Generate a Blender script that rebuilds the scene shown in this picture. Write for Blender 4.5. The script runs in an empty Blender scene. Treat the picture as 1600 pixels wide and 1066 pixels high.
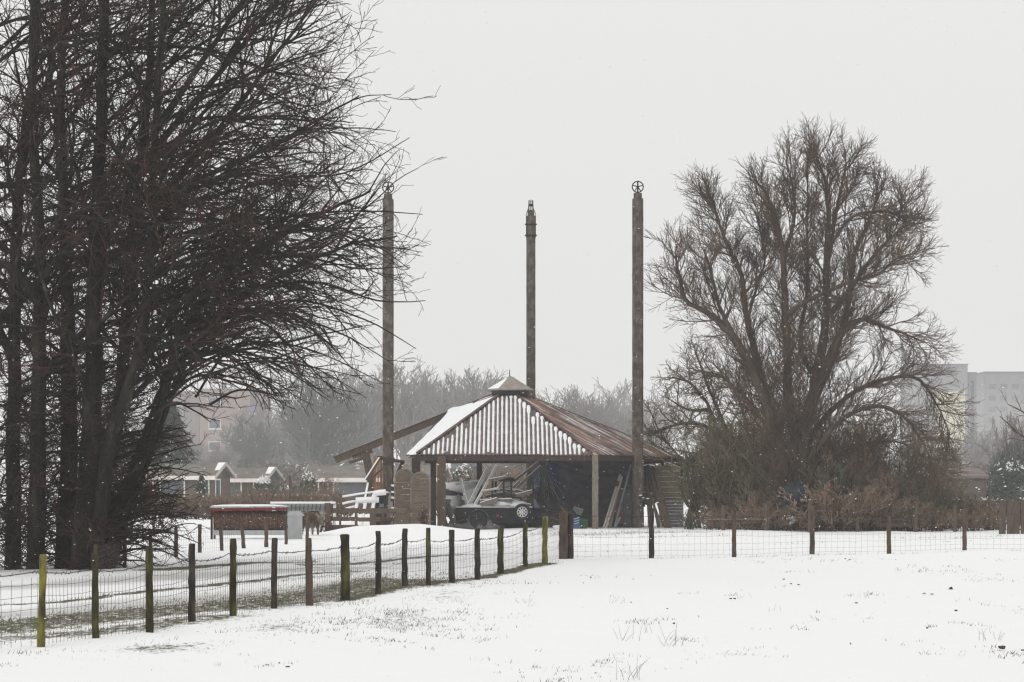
import bpy, math, random
import numpy as np
from mathutils import Vector, Matrix, Quaternion
rng = random.Random(11)
sc = bpy.context.scene
col = sc.collection
# ------------------------------------------------------------------ camera
F, CZ, HY = 4000.0, 1.6, 758.0
cam = bpy.data.objects.new('camera', bpy.data.cameras.new('camera')); col.objects.link(cam)
cam.location = (0, 0, CZ); cam.rotation_euler = (math.pi/2, 0, 0)
cam.data.sensor_width = 36; cam.data.lens = 90; cam.data.shift_y = (HY-533)/1600
cam.data.clip_start = 0.5; cam.data.clip_end = 5000
sc.camera = cam
# ------------------------------------------------------------------ world
SUN_EL, SUN_AZ = 38, 215
w = bpy.data.worlds.new('World'); sc.world = w; w.use_nodes = True
nt = w.node_tree; nt.nodes.clear()
def wn(t, **k):
    n = nt.nodes.new(t)
    for a, b in k.items(): setattr(n, a, b)
    return n
out = wn('ShaderNodeOutputWorld'); bg = wn('ShaderNodeBackground'); bg.inputs[1].default_value = 0.1
sky = wn('ShaderNodeTexSky', sky_type='NISHITA', sun_disc=False, sun_elevation=math.radians(SUN_EL),
         sun_rotation=math.radians(SUN_AZ), dust_density=4, air_density=1)
hs = wn('ShaderNodeHueSaturation'); hs.inputs['Saturation'].default_value = 0.1
tc = wn('ShaderNodeTexCoord'); sx = wn('ShaderNodeSeparateXYZ'); cr = wn('ShaderNodeValToRGB')
cr.color_ramp.elements[0].position = 0.0; cr.color_ramp.elements[0].color = (.765, .765, .757, 1)
cr.color_ramp.elements[1].position = 0.8; cr.color_ramp.elements[1].color = (1, 1, 1, 1)
mu = wn('ShaderNodeMix', data_type='RGBA', blend_type='MULTIPLY'); mu.inputs['Factor'].default_value = 1
mu.inputs[7].default_value = (10.2, 10.2, 10.2, 1)
mx = wn('ShaderNodeMix', data_type='RGBA'); mx.inputs['Factor'].default_value = 0.95
L = nt.links.new
L(tc.outputs['Generated'], sx.inputs[0]); L(sx.outputs[2], cr.inputs[0]); L(cr.outputs[0], mu.inputs[6])
L(sky.outputs[0], hs.inputs['Color']); L(hs.outputs[0], mx.inputs[6]); L(mu.outputs[2], mx.inputs[7])
L(mx.outputs[2], bg.inputs[0]); L(bg.outputs[0], out.inputs[0])
# ------------------------------------------------------------------ sun
sl = bpy.data.lights.new('sun', 'SUN'); sl.energy = 0.62; sl.angle = math.radians(25); sl.color = (1, .97, .93)
so = bpy.data.objects.new('sun', sl); col.objects.link(so)
az, el = math.radians(SUN_AZ), math.radians(SUN_EL)
sd = Vector((math.sin(az)*math.cos(el), math.cos(az)*math.cos(el), math.sin(el)))
so.rotation_euler = sd.to_track_quat('Z', 'Y').to_euler(); so.location = (0, 0, 60)
# ------------------------------------------------------------------ exposure / render
sc.view_settings.view_transform = 'Standard'; sc.view_settings.look = 'None'
sc.view_settings.exposure = 0.0; sc.view_settings.gamma = 1; sc.view_settings.use_curve_mapping = False
cy = sc.cycles
cy.volume_bounces = 3; cy.max_bounces = 6; cy.diffuse_bounces = 3; cy.glossy_bounces = 2; cy.transparent_max_bounces = 8
cy.use_denoising = True; cy.volume_step_rate = 10; cy.volume_max_steps = 64; cy.filter_width = 1.3
HAZE = 0.00055

# ================================================================== helpers
def P(px, py, d): return Vector(((px-800)/F*d, d, CZ-(py-HY)/F*d))
def G(px, py):                                  # point on flat ground seen at that photo pixel
    d = F*CZ/(py-HY); return ((px-800)/F*d, d)

# ---- ground relief
def gh(x, y):
    x = np.asarray(x, float); y = np.asarray(y, float)
    z = .018*np.sin(x*.55+1.3)*np.sin(y*.21+.4) + .012*np.sin(x*1.3+y*.4) + .006*np.sin(x*3.1-y*1.1+2)
    z = z + .30*np.exp(-((x+3.1)/1.9)**2-((y-84)/2.2)**2) + .14*np.exp(-((x+5.0)/1.2)**2-((y-83)/1.8)**2)
    far = np.clip((y-130)/60, 0, 1)
    return z*(1-far)
def g(x, y): return float(gh(x, y))

MATS = {}
def node_mat(name): 
    m = bpy.data.materials.new(name); m.use_nodes = True
    n = m.node_tree.nodes; return m, n, m.node_tree.links, n['Principled BSDF']
def mat(name, c1, c2=None, scale=6, rough=.85, stretch=(1, 1, 1), bump=.3, detail=6, c3=None, metal=0, snow=0, lo=.35, hi=.65, snow_scale=4):
    """two/three-tone procedural surface, optional patches of wind-blown snow"""
    if name in MATS: return MATS[name]
    m, n, l, b = node_mat(name)
    c2 = c2 or tuple(v*.6 for v in c1)
    tc = n.new('ShaderNodeTexCoord'); mp = n.new('ShaderNodeMapping'); mp.inputs['Scale'].default_value = stretch
    l.new(tc.outputs['Object'], mp.inputs[0])
    no = n.new('ShaderNodeTexNoise'); no.inputs['Scale'].default_value = scale; no.inputs['Detail'].default_value = detail
    no.inputs['Roughness'].default_value = .65
    l.new(mp.outputs[0], no.inputs[0])
    r = n.new('ShaderNodeValToRGB'); e = r.color_ramp.elements
    e[0].position = lo; e[0].color = (*c2, 1); e[1].position = hi; e[1].color = (*c1, 1)
    if c3: q = e.new((lo+hi)/2); q.color = (*c3, 1)
    l.new(no.outputs[0], r.inputs[0]); src = r.outputs[0]
    if snow > 0:
        n2 = n.new('ShaderNodeTexNoise'); n2.inputs['Scale'].default_value = snow_scale; n2.inputs['Detail'].default_value = 5
        l.new(mp.outputs[0], n2.inputs[0])
        r2 = n.new('ShaderNodeValToRGB'); r2.color_ramp.elements[0].position = .72-snow*.4; r2.color_ramp.elements[1].position = .80-snow*.4
        l.new(n2.outputs[0], r2.inputs[0])
        mm = n.new('ShaderNodeMix'); mm.data_type = 'RGBA'; mm.inputs[7].default_value = (.8, .8, .8, 1)
        l.new(r2.outputs[0], mm.inputs[0]); l.new(src, mm.inputs[6]); src = mm.outputs[2]
    l.new(src, b.inputs['Base Color'])
    b.inputs['Roughness'].default_value = rough; b.inputs['Metallic'].default_value = metal
    b.inputs['Specular IOR Level'].default_value = .25
    if bump:
        bm = n.new('ShaderNodeBump'); bm.inputs['Strength'].default_value = bump; bm.inputs['Distance'].default_value = .02
        l.new(no.outputs[0], bm.inputs['Height']); l.new(bm.outputs[0], b.inputs['Normal'])
    MATS[name] = m; return m

SNOW = mat('snow', (.86, .865, .87), (.80, .81, .82), 3, .8, bump=.15)
WOOD_D = mat('dark_wood', (.075, .055, .045), (.03, .022, .02), 9, stretch=(4, 4, .6))
WOOD_B = mat('brown_wood', (.13, .095, .07), (.06, .045, .035), 9, stretch=(4, 4, .6))
WOOD_G = mat('grey_wood', (.24, .21, .175), (.12, .10, .08), 9, stretch=(4, 4, .6))
WOOD_W = mat('pale_wood', (.5, .47, .42), (.3, .28, .25), 9, stretch=(4, 4, .6))
WOOD_O = mat('orange_wood', (.35, .16, .07), (.18, .08, .04), 9)
MOSS = mat('mossy_post', (.12, .12, .03), (.014, .011, .010), 9, c3=(.042, .036, .017), stretch=(1, 1, .4), bump=1, lo=.3, hi=.72)
MOSSY = mat('bright_mossy_post', (.24, .235, .04), (.045, .035, .018), 7, stretch=(1, 1, .4), bump=1, c3=(.13, .12, .03))
POSTD = mat('weathered_post', (.10, .078, .06), (.014, .012, .011), 10, stretch=(1, 1, .35), c3=(.035, .028, .023), bump=1, lo=.3, hi=.72)
POSTR = mat('reddish_post', (.12, .085, .065), (.05, .036, .03), 8, stretch=(1, 1, .4))
CONC = mat('concrete', (.19, .155, .125), (.045, .037, .031), 7, c3=(.09, .073, .058), stretch=(1, 1, .5), lo=.3, hi=.7)
IRON = mat('iron', (.03, .022, .02), (.018, .014, .013), 20, .6)
WIRE = mat('wire', (.16, .14, .125), (.07, .055, .045), 30, .6, bump=0)
BARB = mat('barbed_wire', (.06, .045, .04), (.03, .022, .02), 30, .6, bump=0)
RUST = mat('rusted_sheet', (.13, .098, .088), (.06, .042, .038), 1.6, .8, c3=(.09, .064, .056), snow=.0)
GALV = mat('galvanised_sheet', (.42, .44, .44), (.3, .32, .32), 6, .6, stretch=(3, 3, .6))
REDP = mat('red_paint', (.24, .02, .025), (.12, .015, .018), 8, .6)
HAY = mat('old_hay', (.17, .10, .07), (.035, .02, .018), 22, .95, bump=1, snow=.18, snow_scale=18)
BLACK = mat('black_plastic', (.018, .02, .024), (.01, .011, .013), 6, .5)
BARKL = mat('dark_bark', (.12, .098, .082), (.012, .012, .011), 2.6, .95, c3=(.034, .033, .025), stretch=(1, 1, .35), lo=.38, hi=.74, bump=.8)
TWIGL = mat('purplish_twigs', (.10, .042, .040), (.012, .010, .009), 1.1, .9, c3=(.030, .026, .016), bump=0)
BARKR = mat('willow_bark', (.12, .09, .07), (.03, .026, .022), 3, .95, stretch=(1, 1, .4))
TWIGR = mat('willow_twigs', (.16, .108, .075), (.055, .04, .03), .8, .9, bump=0)
HAWT = mat('mossy_twigs', (.25, .22, .13), (.075, .066, .048), .9, .9, bump=0)
BRUSH = mat('brown_brush', (.38, .26, .185), (.15, .115, .085), .6, .9, bump=0)
BRUSHG = mat('greenish_brush', (.20, .195, .125), (.09, .085, .065), .6, .9, bump=0)
FARTW = mat('hazed_far_twigs', (.27, .25, .235), (.16, .15, .14), .2, .9, bump=0)  # grey of snow-dusted twigs, paled further to stand in for thicker haze
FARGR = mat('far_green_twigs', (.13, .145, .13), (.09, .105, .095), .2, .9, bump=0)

class MB:
    def __init__(s): s.v = []; s.f = []
    def add(s, vs, fs):
        o = len(s.v); s.v += [tuple(v) for v in vs]; s.f += [tuple(i+o for i in f) for f in fs]; return s
    def box(s, c, size, rz=0, taper=1):
        cx, cy_, cz = c; a, b, h = size[0]/2, size[1]/2, size[2]/2; cs, sn = math.cos(rz), math.sin(rz); vs = []
        for z, k in ((-h, 1), (h, taper)):
            for x, y in ((-a, -b), (a, -b), (a, b), (-a, b)):
                vs.append((cx+(x*cs-y*sn)*k, cy_+(x*sn+y*cs)*k, cz+z))
        return s.add(vs, [(3, 2, 1, 0), (4, 5, 6, 7), (0, 1, 5, 4), (1, 2, 6, 5), (2, 3, 7, 6), (3, 0, 4, 7)])
    def beam(s, p0, p1, w_, h_, up=(0, 0, 1)):
        p0, p1 = Vector(p0), Vector(p1); d = (p1-p0).normalized(); u = d.cross(Vector(up))
        if u.length < .05: u = d.cross(Vector((0, 1, 0)))
        u.normalize(); v = u.cross(d); vs = []
        for p in (p0, p1):
            for a, b in ((-1, -1), (1, -1), (1, 1), (-1, 1)): vs.append(p+u*a*w_/2+v*b*h_/2)
        return s.add(vs, [(3, 2, 1, 0), (4, 5, 6, 7), (0, 1, 5, 4), (1, 2, 6, 5), (2, 3, 7, 6), (3, 0, 4, 7)])
    def tube(s, pts, rr, n=8, cap=True, jit=0):
        pts = [Vector(p) for p in pts]; K = len(pts)
        if not hasattr(rr, '__len__'): rr = [rr]*K
        vs = []; u = None
        for k, p in enumerate(pts):
            t = (pts[min(k+1, K-1)]-pts[max(k-1, 0)]).normalized()
            if u is None:
                a = Vector((1, 0, 0)) if abs(t.x) < .7 else Vector((0, 1, 0)); u = t.cross(a).normalized()
            else:
                u = (u-t*u.dot(t)).normalized()
            v = t.cross(u)
            for j in range(n):
                a = 2*math.pi*j/n; r = rr[k]*(1+(rng.uniform(-jit, jit) if jit else 0))
                vs.append(p+u*math.cos(a)*r+v*math.sin(a)*r)
        fs = [(k*n+j, k*n+(j+1) % n, (k+1)*n+(j+1) % n, (k+1)*n+j) for k in range(K-1) for j in range(n)]
        if cap: fs += [tuple(range(n-1, -1, -1)), tuple(range((K-1)*n, K*n))]
        return s.add(vs, fs)
    def prism(s, poly, y0, y1):                 # outline in x,z extruded along y
        n = len(poly); vs = [(x, y0, z) for x, z in poly]+[(x, y1, z) for x, z in poly]
        return s.add(vs, [tuple(range(n)), tuple(range(2*n-1, n-1, -1))]+[(i, i+n, (i+1) % n+n, (i+1) % n) for i in range(n)])
    def lathe(s, c, prof, n=24, axis='z', a0=0, a1=2*math.pi):
        vs = []; c = Vector(c); full = abs(a1-a0-2*math.pi) < 1e-6; m = n if full else n+1
        for r, h in prof:
            for j in range(m):
                a = a0+(a1-a0)*j/n; x, y = r*math.cos(a), r*math.sin(a)
                vs.append(c+(Vector((x, y, h)) if axis == 'z' else Vector((x, h, y)) if axis == 'y' else Vector((h, x, y))))
        fs = [(k*m+j, k*m+(j+1) % m, (k+1)*m+(j+1) % m, (k+1)*m+j) for k in range(len(prof)-1) for j in range(n if full else n)]
        return s.add(vs, fs)
    def blob(s, c, r, seg=14, ring=9, noise=.12, flat=None):
        vs = []; c = Vector(c); ph = [rng.uniform(0, 6) for _ in range(6)]
        for i in range(ring+1):
            th = math.pi*i/ring
            for j in range(seg):
                a = 2*math.pi*j/seg; d = Vector((math.sin(th)*math.cos(a), math.sin(th)*math.sin(a), math.cos(th)))
                k = 1+noise*(math.sin(d.x*4+ph[0])*math.sin(d.y*4+ph[1])+math.sin(d.z*5+ph[2])*.7+.5*math.sin(d.x*9+ph[3])*math.sin(d.z*8+ph[4]))
                q = Vector((d.x*r[0], d.y*r[1], d.z*r[2]))*k
                if flat is not None and q.z < flat: q.z = flat
                vs.append(c+q)
        return s.add(vs, [(i*seg+j, (i+1)*seg+j, (i+1)*seg+(j+1) % seg, i*seg+(j+1) % seg) for i in range(ring) for j in range(seg)])
    def build(s, name, m, root=None, smooth=False, local=False):
        me = bpy.data.meshes.new(name); v = np.array(s.v, np.float64).reshape(-1, 3)
        if root is not None and not local: v = v-np.array(root_world(root))
        me.from_pydata(v.tolist(), [], s.f); me.materials.append(m)
        if smooth: me.polygons.foreach_set('use_smooth', [True]*len(me.polygons))
        me.validate(); me.update()
        o = bpy.data.objects.new(name, me); col.objects.link(o)
        if root is not None: o.parent = root
        return o
def root_world(o):
    v = Vector((0, 0, 0))
    while o is not None: v = v+o.location; o = o.parent
    return v
def tag(o, label=None, cat=None, group=None, kind=None):
    if label: o['label'] = label
    if cat: o['category'] = cat
    if group: o['group'] = group
    if kind: o['kind'] = kind
    return o
def thing(name, label, cat, loc=(0, 0, 0), group=None):
    o = bpy.data.objects.new(name, None); col.objects.link(o); o.location = loc; o.empty_display_size = .3
    return tag(o, label, cat, group)
def copy_tree(o, parent=None):
    c = o.copy(); col.objects.link(c); c.parent = parent
    for ch in [q for q in bpy.data.objects if q.parent == o]: copy_tree(ch, c)
    return c

# ---- batched branch tubes
class Tubes:
    def __init__(s): s.b = {}
    def add(s, pts, rr, n=3): s.b.setdefault((len(pts), n), []).append((pts, rr))
    def build(s, name, m, root, org):
        V = []; Fq = []; off = 0
        for (K, n), lst in s.b.items():
            A = np.array([[tuple(p) for p in q[0]] for q in lst]); R = np.array([q[1] for q in lst]); B = len(lst)
            T = np.gradient(A, axis=1); T /= np.linalg.norm(T, axis=2, keepdims=True)+1e-9
            mt = np.abs(T.mean(axis=1)); ref = np.eye(3)[np.argmin(mt, axis=1)][:, None, :]
            U = np.cross(T, np.broadcast_to(ref, T.shape)); U /= np.linalg.norm(U, axis=2, keepdims=True)+1e-9
            W = np.cross(T, U); an = 2*np.pi*np.arange(n)/n
            X = A[:, :, None, :]+R[:, :, None, None]*(U[:, :, None, :]*np.cos(an)[None, None, :, None]+W[:, :, None, :]*np.sin(an)[None, None, :, None])
            V.append(X.reshape(-1, 3)); b, k, j = np.meshgrid(np.arange(B), np.arange(K-1), np.arange(n), indexing='ij')
            base = off+b*K*n+k*n; j2 = (j+1) % n
            Fq.append(np.stack([base+j, base+j2, base+n+j2, base+n+j], -1).reshape(-1, 4)); off += B*K*n
        V = np.concatenate(V)-np.array(org); Q = np.concatenate(Fq)
        me = bpy.data.meshes.new(name); me.vertices.add(len(V)); me.vertices.foreach_set('co', V.ravel())
        me.loops.add(Q.size); me.loops.foreach_set('vertex_index', Q.ravel().astype(np.int32))
        me.polygons.add(len(Q)); me.polygons.foreach_set('loop_start', np.arange(0, Q.size, 4, dtype=np.int32))
        me.polygons.foreach_set('use_smooth', np.ones(len(Q), bool)); me.materials.append(m); me.update(calc_edges=True)
        o = bpy.data.objects.new(name, me); col.objects.link(o); o.parent = root; return o

def rvec(r): 
    while True:
        v = Vector((r.uniform(-1, 1), r.uniform(-1, 1), r.uniform(-1, 1)))
        if .05 < v.length < 1: return v.normalized()
def walk(r, p, d, Lh, K, wander, trop):
    pts = [p.copy()]; d = d.copy(); st = Lh/(K-1)
    for k in range(K-1):
        d = (d+rvec(r)*wander+trop*(st)).normalized(); p = p+d*st; pts.append(p.copy())
    return pts
def spawn(r, pts, rr, lv, cfg, tw, th):
    """children of a branch; cfg[lv] = dict(n,len,ang,r,K,wander,trop,t0)"""
    if lv >= len(cfg): return
    c = cfg[lv]; K = len(pts)
    Lp = sum((pts[i+1]-pts[i]).length for i in range(K-1))
    n = int(c['n']*(Lp if c.get('perm', True) else 1)+r.random())
    for i in range(n):
        t = c['t0']+(1-c['t0'])*((i+r.random())/max(n, 1)); t = min(t, .999)
        x = t*(K-1); k = int(x); f = x-k; p = pts[k].lerp(pts[k+1], f); d = (pts[k+1]-pts[k]).normalized()
        rad = rr[k]*(1-f)+rr[k+1]*f
        q = rvec(r); q = (q-d*q.dot(d)); q = q.normalized() if q.length > .01 else Vector((1, 0, 0))
        if 'bias' in c: q = (q+c['bias']*.8).normalized()
        a = math.radians(c['ang']*r.uniform(.6, 1.3)); dd = (d*math.cos(a)+q*math.sin(a)).normalized()
        ln = c['len']*(1-.5*t)*r.uniform(.5, 1.25)
        if 'env' in c: ln = min(ln, c['env'](p, dd, r))
        if ln < .08: continue
        rf = min(1, ln/(c['len']*.6))**.8
        if 'sel' in c and not c['sel'](p, dd): continue
        r0 = min(max(c['r']*rf, c.get('rmin', .003)), rad*.8); r1 = max(r0*(.16 if c['K'] > 8 else .3), c.get('rmin', .003))
        ch = walk(r, p, dd, ln, c['K'], c['wander'], c['trop'])
        if 'floor' in c and any(q_.z < c['floor'](q_.x) for q_ in ch): continue
        cr_ = [r0+(r1-r0)*j/(c['K']-1) for j in range(c['K'])]
        (th if c.get('thick') else tw).add(ch, cr_, c.get('sides', 3))
        spawn(r, ch, cr_, lv+1, cfg, tw, th)

# ================================================================== setting: ground
POSTS = [(63,1012,868),(149,1000,866),(234,990,856),(300,977,851),(364,967,843),(428,950,842),(484,944,842),(540,938,836),(591,930,831),
 (632,918,827),(669,915,826),(706,911,829),(746,903,827),(782,895,827),(820,886,817),(851,880,808),(880,873,800)]
FENCE = [G(a, b) for a, b, c in POSTS]
def vnoise(x, y, s, seed=0):
    x = x*s+seed*13.7; y = y*s+seed*7.1; xi = np.floor(x).astype(int); yi = np.floor(y).astype(int); fx = x-xi; fy = y-yi
    def h(a, b): 
        n = (a*374761393+b*668265263+seed*1442695) & 0x7fffffff; n = ((n ^ (n >> 13))*1274126177) & 0x7fffffff; return (n & 0xffff)/65535.
    fx = fx*fx*(3-2*fx); fy = fy*fy*(3-2*fy)
    return (h(xi, yi)*(1-fx)+h(xi+1, yi)*fx)*(1-fy)+(h(xi, yi+1)*(1-fx)+h(xi+1, yi+1)*fx)*fy
def fbm(x, y, s, seed=0): return .5*vnoise(x, y, s, seed)+.3*vnoise(x, y, s*2.1, seed+1)+.2*vnoise(x, y, s*4.3, seed+2)
def dist_poly(x, y, pts):
    d = np.full(np.shape(x), 1e9)
    for (ax, ay), (bx, by) in zip(pts[:-1], pts[1:]):
        vx, vy = bx-ax, by-ay; t = np.clip(((x-ax)*vx+(y-ay)*vy)/(vx*vx+vy*vy), 0, 1)
        d = np.minimum(d, np.hypot(x-ax-t*vx, y-ay-t*vy))
    return d
BANDS = [  # photo polylines, half width m, strength
 ([(-60,1005),(63,1008),(300,975),(540,938)], .20, .50), ([(540,938),(632,918),(782,895),(860,878)], .28, .95),
 ([(-80,985),(100,968),(300,950),(420,938),(560,920),(640,906)], 1.35, .80), ([(0,1000),(200,985),(330,968)], .7, .75),
 ([(-60,948),(90,940),(200,927),(330,913),(470,900),(560,893)], .22, .88), ([(430,908),(560,902),(700,895)], .5, .55),
 ([(-40,888),(60,880),(200,884)], .6, .6),
 ([(230,893),(330,886),(400,882),(480,879)], .42, .95), ([(470,885),(560,880),(640,874),(740,868),(830,866)], .30, .85), ([(600,882),(700,880)], .5, .6),
 ([(640,862),(850,858),(1010,852),(1300,850),(1600,847)], .30, .62), ([(880,842),(1100,838),(1330,843),(1600,838)], .7, .55), ([(900,864),(1010,862)], .3, .5),
 ([(900,870),(1020,875),(1147,871),(1389,866),(1600,862)], .18, .58), ([(880,836),(930,834),(1060,832)], 2.2, .62), ([(210,815),(420,820)], 7, .36)]
SPOTS = [(1140,1018,70,16,.35),(1090,1004,50,6,.3),(1450,1010,60,14,.3),(1560,1020,40,16,.32),(620,965,140,28,.52),(250,1018,120,14,.66),(430,985,100,16,.56),(150,1040,90,14,.3),(700,935,90,14,.52),
 (1480,893,55,6,.42),(1545,905,50,6,.3),(1180,1030,30,5,.42),(600,1005,60,16,.28),(360,1040,80,10,.25)]
def grass_mask(x, y):
    m = np.zeros(np.shape(x))
    for pl, hw, st in BANDS:
        d = dist_poly(x, y, [G(a, b) for a, b in pl]); m = np.maximum(m, st*np.clip(1.25-(d/hw)**1.5*.8, 0, 1))
    for px, py, rx, ry, st in SPOTS:
        cx, cy_ = G(px, py); sx_ = rx/F*cy_; sy = abs(G(px, py-ry)[1]-G(px, py+ry)[1])/2
        m = np.maximum(m, st*np.exp(-((x-cx)/sx_)**2-((y-cy_)/sy)**2)*1.1)
    return m
def packed_mask(x, y):
    a = dist_poly(x, y, [G(p, q) for p, q in [(-100,962),(90,954),(200,942),(400,925),(600,908)]]); b = dist_poly(x, y, [G(p, q) for p, q in [(-60,918),(120,912),(300,900),(430,893),(560,887)]])
    return np.clip(1.4-np.minimum(a/.75, b/.9), 0, 1)

fx = np.arange(-19, 19.01, .17); gx = np.cumsum(.25*1.13**np.arange(60)); gx = gx[gx < 1500]
X1 = np.concatenate([-19-gx[::-1], fx, 19+gx])
ys = [14.]
while ys[-1] < 112: ys.append(ys[-1]+max(.07, ys[-1]**2/6400*1.1))
gy = np.cumsum(1.5*1.08**np.arange(70)); gy = gy[gy < 1450]
g0 = np.cumsum(.3*1.25**np.arange(40)); g0 = g0[g0 < 900]
Y1 = np.concatenate([14-g0[::-1], np.array(ys), ys[-1]+gy])
GX, GY = np.meshgrid(X1, Y1); GZ = gh(GX, GY); nx, ny = len(X1), len(Y1)
near = (GY > 12) & (GY < 125) & (np.abs(GX) < 40)
gm = np.where(near, grass_mask(GX, GY), 0); pm = np.where(near, packed_mask(GX, GY), 0)
GZ = GZ+np.where(near, (fbm(GX, GY, .9, 3)-.5)*.05+(vnoise(GX, GY*.4, .35, 9)-.5)*.07+gm*(fbm(GX, GY, 3, 5)-.4)*.05, 0)-pm*.01
me = bpy.data.meshes.new('ground')
me.vertices.add(nx*ny); me.vertices.foreach_set('co', np.stack([GX, GY, GZ], -1).ravel())
i, j = np.meshgrid(np.arange(ny-1), np.arange(nx-1), indexing='ij'); b0 = i*nx+j
Q = np.stack([b0, b0+1, b0+nx+1, b0+nx], -1).reshape(-1, 4)
me.loops.add(Q.size); me.loops.foreach_set('vertex_index', Q.ravel().astype(np.int32)); me.polygons.add(len(Q))
me.polygons.foreach_set('loop_start', np.arange(0, Q.size, 4, dtype=np.int32)); me.polygons.foreach_set('use_smooth', np.ones(len(Q), bool)); me.update(calc_edges=True)
for nm, arr in (('grass', gm), ('packed', pm)):
    at = me.attributes.new(nm, 'FLOAT', 'POINT'); at.data.foreach_set('value', arr.ravel().astype(np.float32))
m, n, l, b = node_mat('snowy_ground')
ag = n.new('ShaderNodeAttribute'); ag.attribute_name = 'grass'; ap = n.new('ShaderNodeAttribute'); ap.attribute_name = 'packed'
tcn = n.new('ShaderNodeTexCoord')
mp = n.new('ShaderNodeMapping'); mp.inputs['Scale'].default_value = (1, .45, 1); l.new(tcn.outputs['Object'], mp.inputs[0])
n1 = n.new('ShaderNodeTexNoise'); n1.inputs['Scale'].default_value = 9; n1.inputs['Detail'].default_value = 9; n1.inputs['Roughness'].default_value = .85; l.new(mp.outputs[0], n1.inputs[0])
ad = n.new('ShaderNodeMath'); ad.operation = 'MULTIPLY_ADD'; ad.inputs[1].default_value = .48; l.new(ag.outputs['Fac'], ad.inputs[0]); l.new(n1.outputs[0], ad.inputs[2])
rp = n.new('ShaderNodeValToRGB'); rp.color_ramp.elements[0].position = .78; rp.color_ramp.elements[1].position = .88; l.new(ad.outputs[0], rp.inputs[0])
n2 = n.new('ShaderNodeTexNoise'); n2.inputs['Scale'].default_value = 1.3; n2.inputs['Detail'].default_value = 6; l.new(tcn.outputs['Object'], n2.inputs[0])
gr = n.new('ShaderNodeValToRGB'); e = gr.color_ramp.elements; e[0].position = .4; e[0].color = (.095, .07, .05, 1); e[1].position = .6; e[1].color = (.085, .10, .04, 1)
l.new(n2.outputs[0], gr.inputs[0])
sn = n.new('ShaderNodeMix'); sn.data_type = 'RGBA'; sn.inputs[6].default_value = (.87, .872, .87, 1); sn.inputs[7].default_value = (.58, .575, .56, 1); l.new(ap.outputs['Fac'], sn.inputs[0])
mg = n.new('ShaderNodeMix'); mg.data_type = 'RGBA'; l.new(rp.outputs[0], mg.inputs[0]); l.new(sn.outputs[2], mg.inputs[6]); l.new(gr.outputs[0], mg.inputs[7])
l.new(mg.outputs[2], b.inputs['Base Color']); b.inputs['Roughness'].default_value = .85; b.inputs['Specular IOR Level'].default_value = .2
bp = n.new('ShaderNodeBump'); bp.inputs['Strength'].default_value = .35; bp.inputs['Distance'].default_value = .03; l.new(n1.outputs[0], bp.inputs['Height']); l.new(bp.outputs[0], b.inputs['Normal'])
me.materials.append(m)
o = bpy.data.objects.new('ground', me); col.objects.link(o); tag(o, kind='structure', label='snow covered meadow and farm track with grass showing through')

# ================================================================== haze
m = bpy.data.materials.new('haze'); m.use_nodes = True; m.node_tree.nodes.clear()
pv = m.node_tree.nodes.new('ShaderNodeVolumePrincipled'); ov = m.node_tree.nodes.new('ShaderNodeOutputMaterial')
pv.inputs['Density'].default_value = HAZE; pv.inputs['Color'].default_value = (.985, .98, .975, 1); pv.inputs['Anisotropy'].default_value = 0
m.node_tree.links.new(pv.outputs[0], ov.inputs['Volume'])
hz = MB().box((0, 350, 10.9), (3300, 3100, 24.2)).build('haze', m); tag(hz, 'pale winter haze filling the air', kind='stuff')
hz.display_type = 'WIRE'
#=PART2
# ================================================================== hay barn
BC = Vector((-.15, 98, 0)); EZ = 2.66
COR = dict(FL=Vector((-3.42, 92.5, EZ)), FR=Vector((2.90, 92.5, EZ)), R=Vector((6.37, 98, EZ)), BR=Vector((3.0, 103.5, EZ)), BL=Vector((-3.5, 103.5, EZ)), L=Vector((-6.72, 98, EZ)))
order = ['FL', 'FR', 'R', 'BR', 'BL', 'L']
APX = {k: Vector((BC.x+(v.x-BC.x)*.095, BC.y+(v.y-BC.y)*.095, 4.98)) for k, v in COR.items()}
barn = thing('hay_barn', 'open hexagonal hay barn with snow striped corrugated iron roof on wooden posts', 'barn', (BC.x, BC.y, 0))
def facet(a, b, root, name, m, pitch=.165, amp=.022, crop=None, snow=None, ridges=True):
    A, B, At, Bt = COR[a], COR[b], APX[a], APX[b]
    e = (B-A).normalized(); nrm = e.cross(At-A).normalized()
    if nrm.z < 0: nrm = -nrm
    gup = nrm.cross(e).normalized()
    if gup.z < 0: gup = -gup
    Lh = (B-A).length; ua, va = (At-A).dot(e), (At-A).dot(gup); ub, vb = (Bt-A).dot(e), (Bt-A).dot(gup)
    def vmax(u):
        if u < ua: return va*u/ua
        if u > ub: return vb*(Lh-u)/(Lh-ub)
        return va
    mb = MB(); n = int(Lh/pitch*8); rows = 10; idx = {}
    us = [Lh*i/n for i in range(n+1)]
    if crop: us = [u for u in us]
    vs = []; fs = []
    for i, u in enumerate(us):
        v0, v1 = 0.0, max(vmax(u), .001)
        if crop: v0 = min(max(crop(u), 0), v1)
        v0 += -.05 + .02*math.sin(u*2.1) if v0 == 0 else 0
        for k in range(rows+1):
            v = v0+(v1-v0)*k/rows; off = amp*math.cos(2*math.pi*u/pitch)
            off += .012*math.sin(v*2.4+u*.8)
            vs.append(A+e*u+gup*v+nrm*(off+.05))
    for i in range(len(us)-1):
        for k in range(rows):
            q = i*(rows+1)+k; fs.append((q, q+rows+1, q+rows+2, q+1))
    mb.add(vs, fs); o = mb.build(name, m, root, smooth=True)
    so_ = o.modifiers.new('thick', 'SOLIDIFY'); so_.thickness = .008
    return dict(A=A, e=e, g=gup, n=nrm, L=Lh, vmax=vmax, o=o, pitch=pitch, amp=amp)
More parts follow.
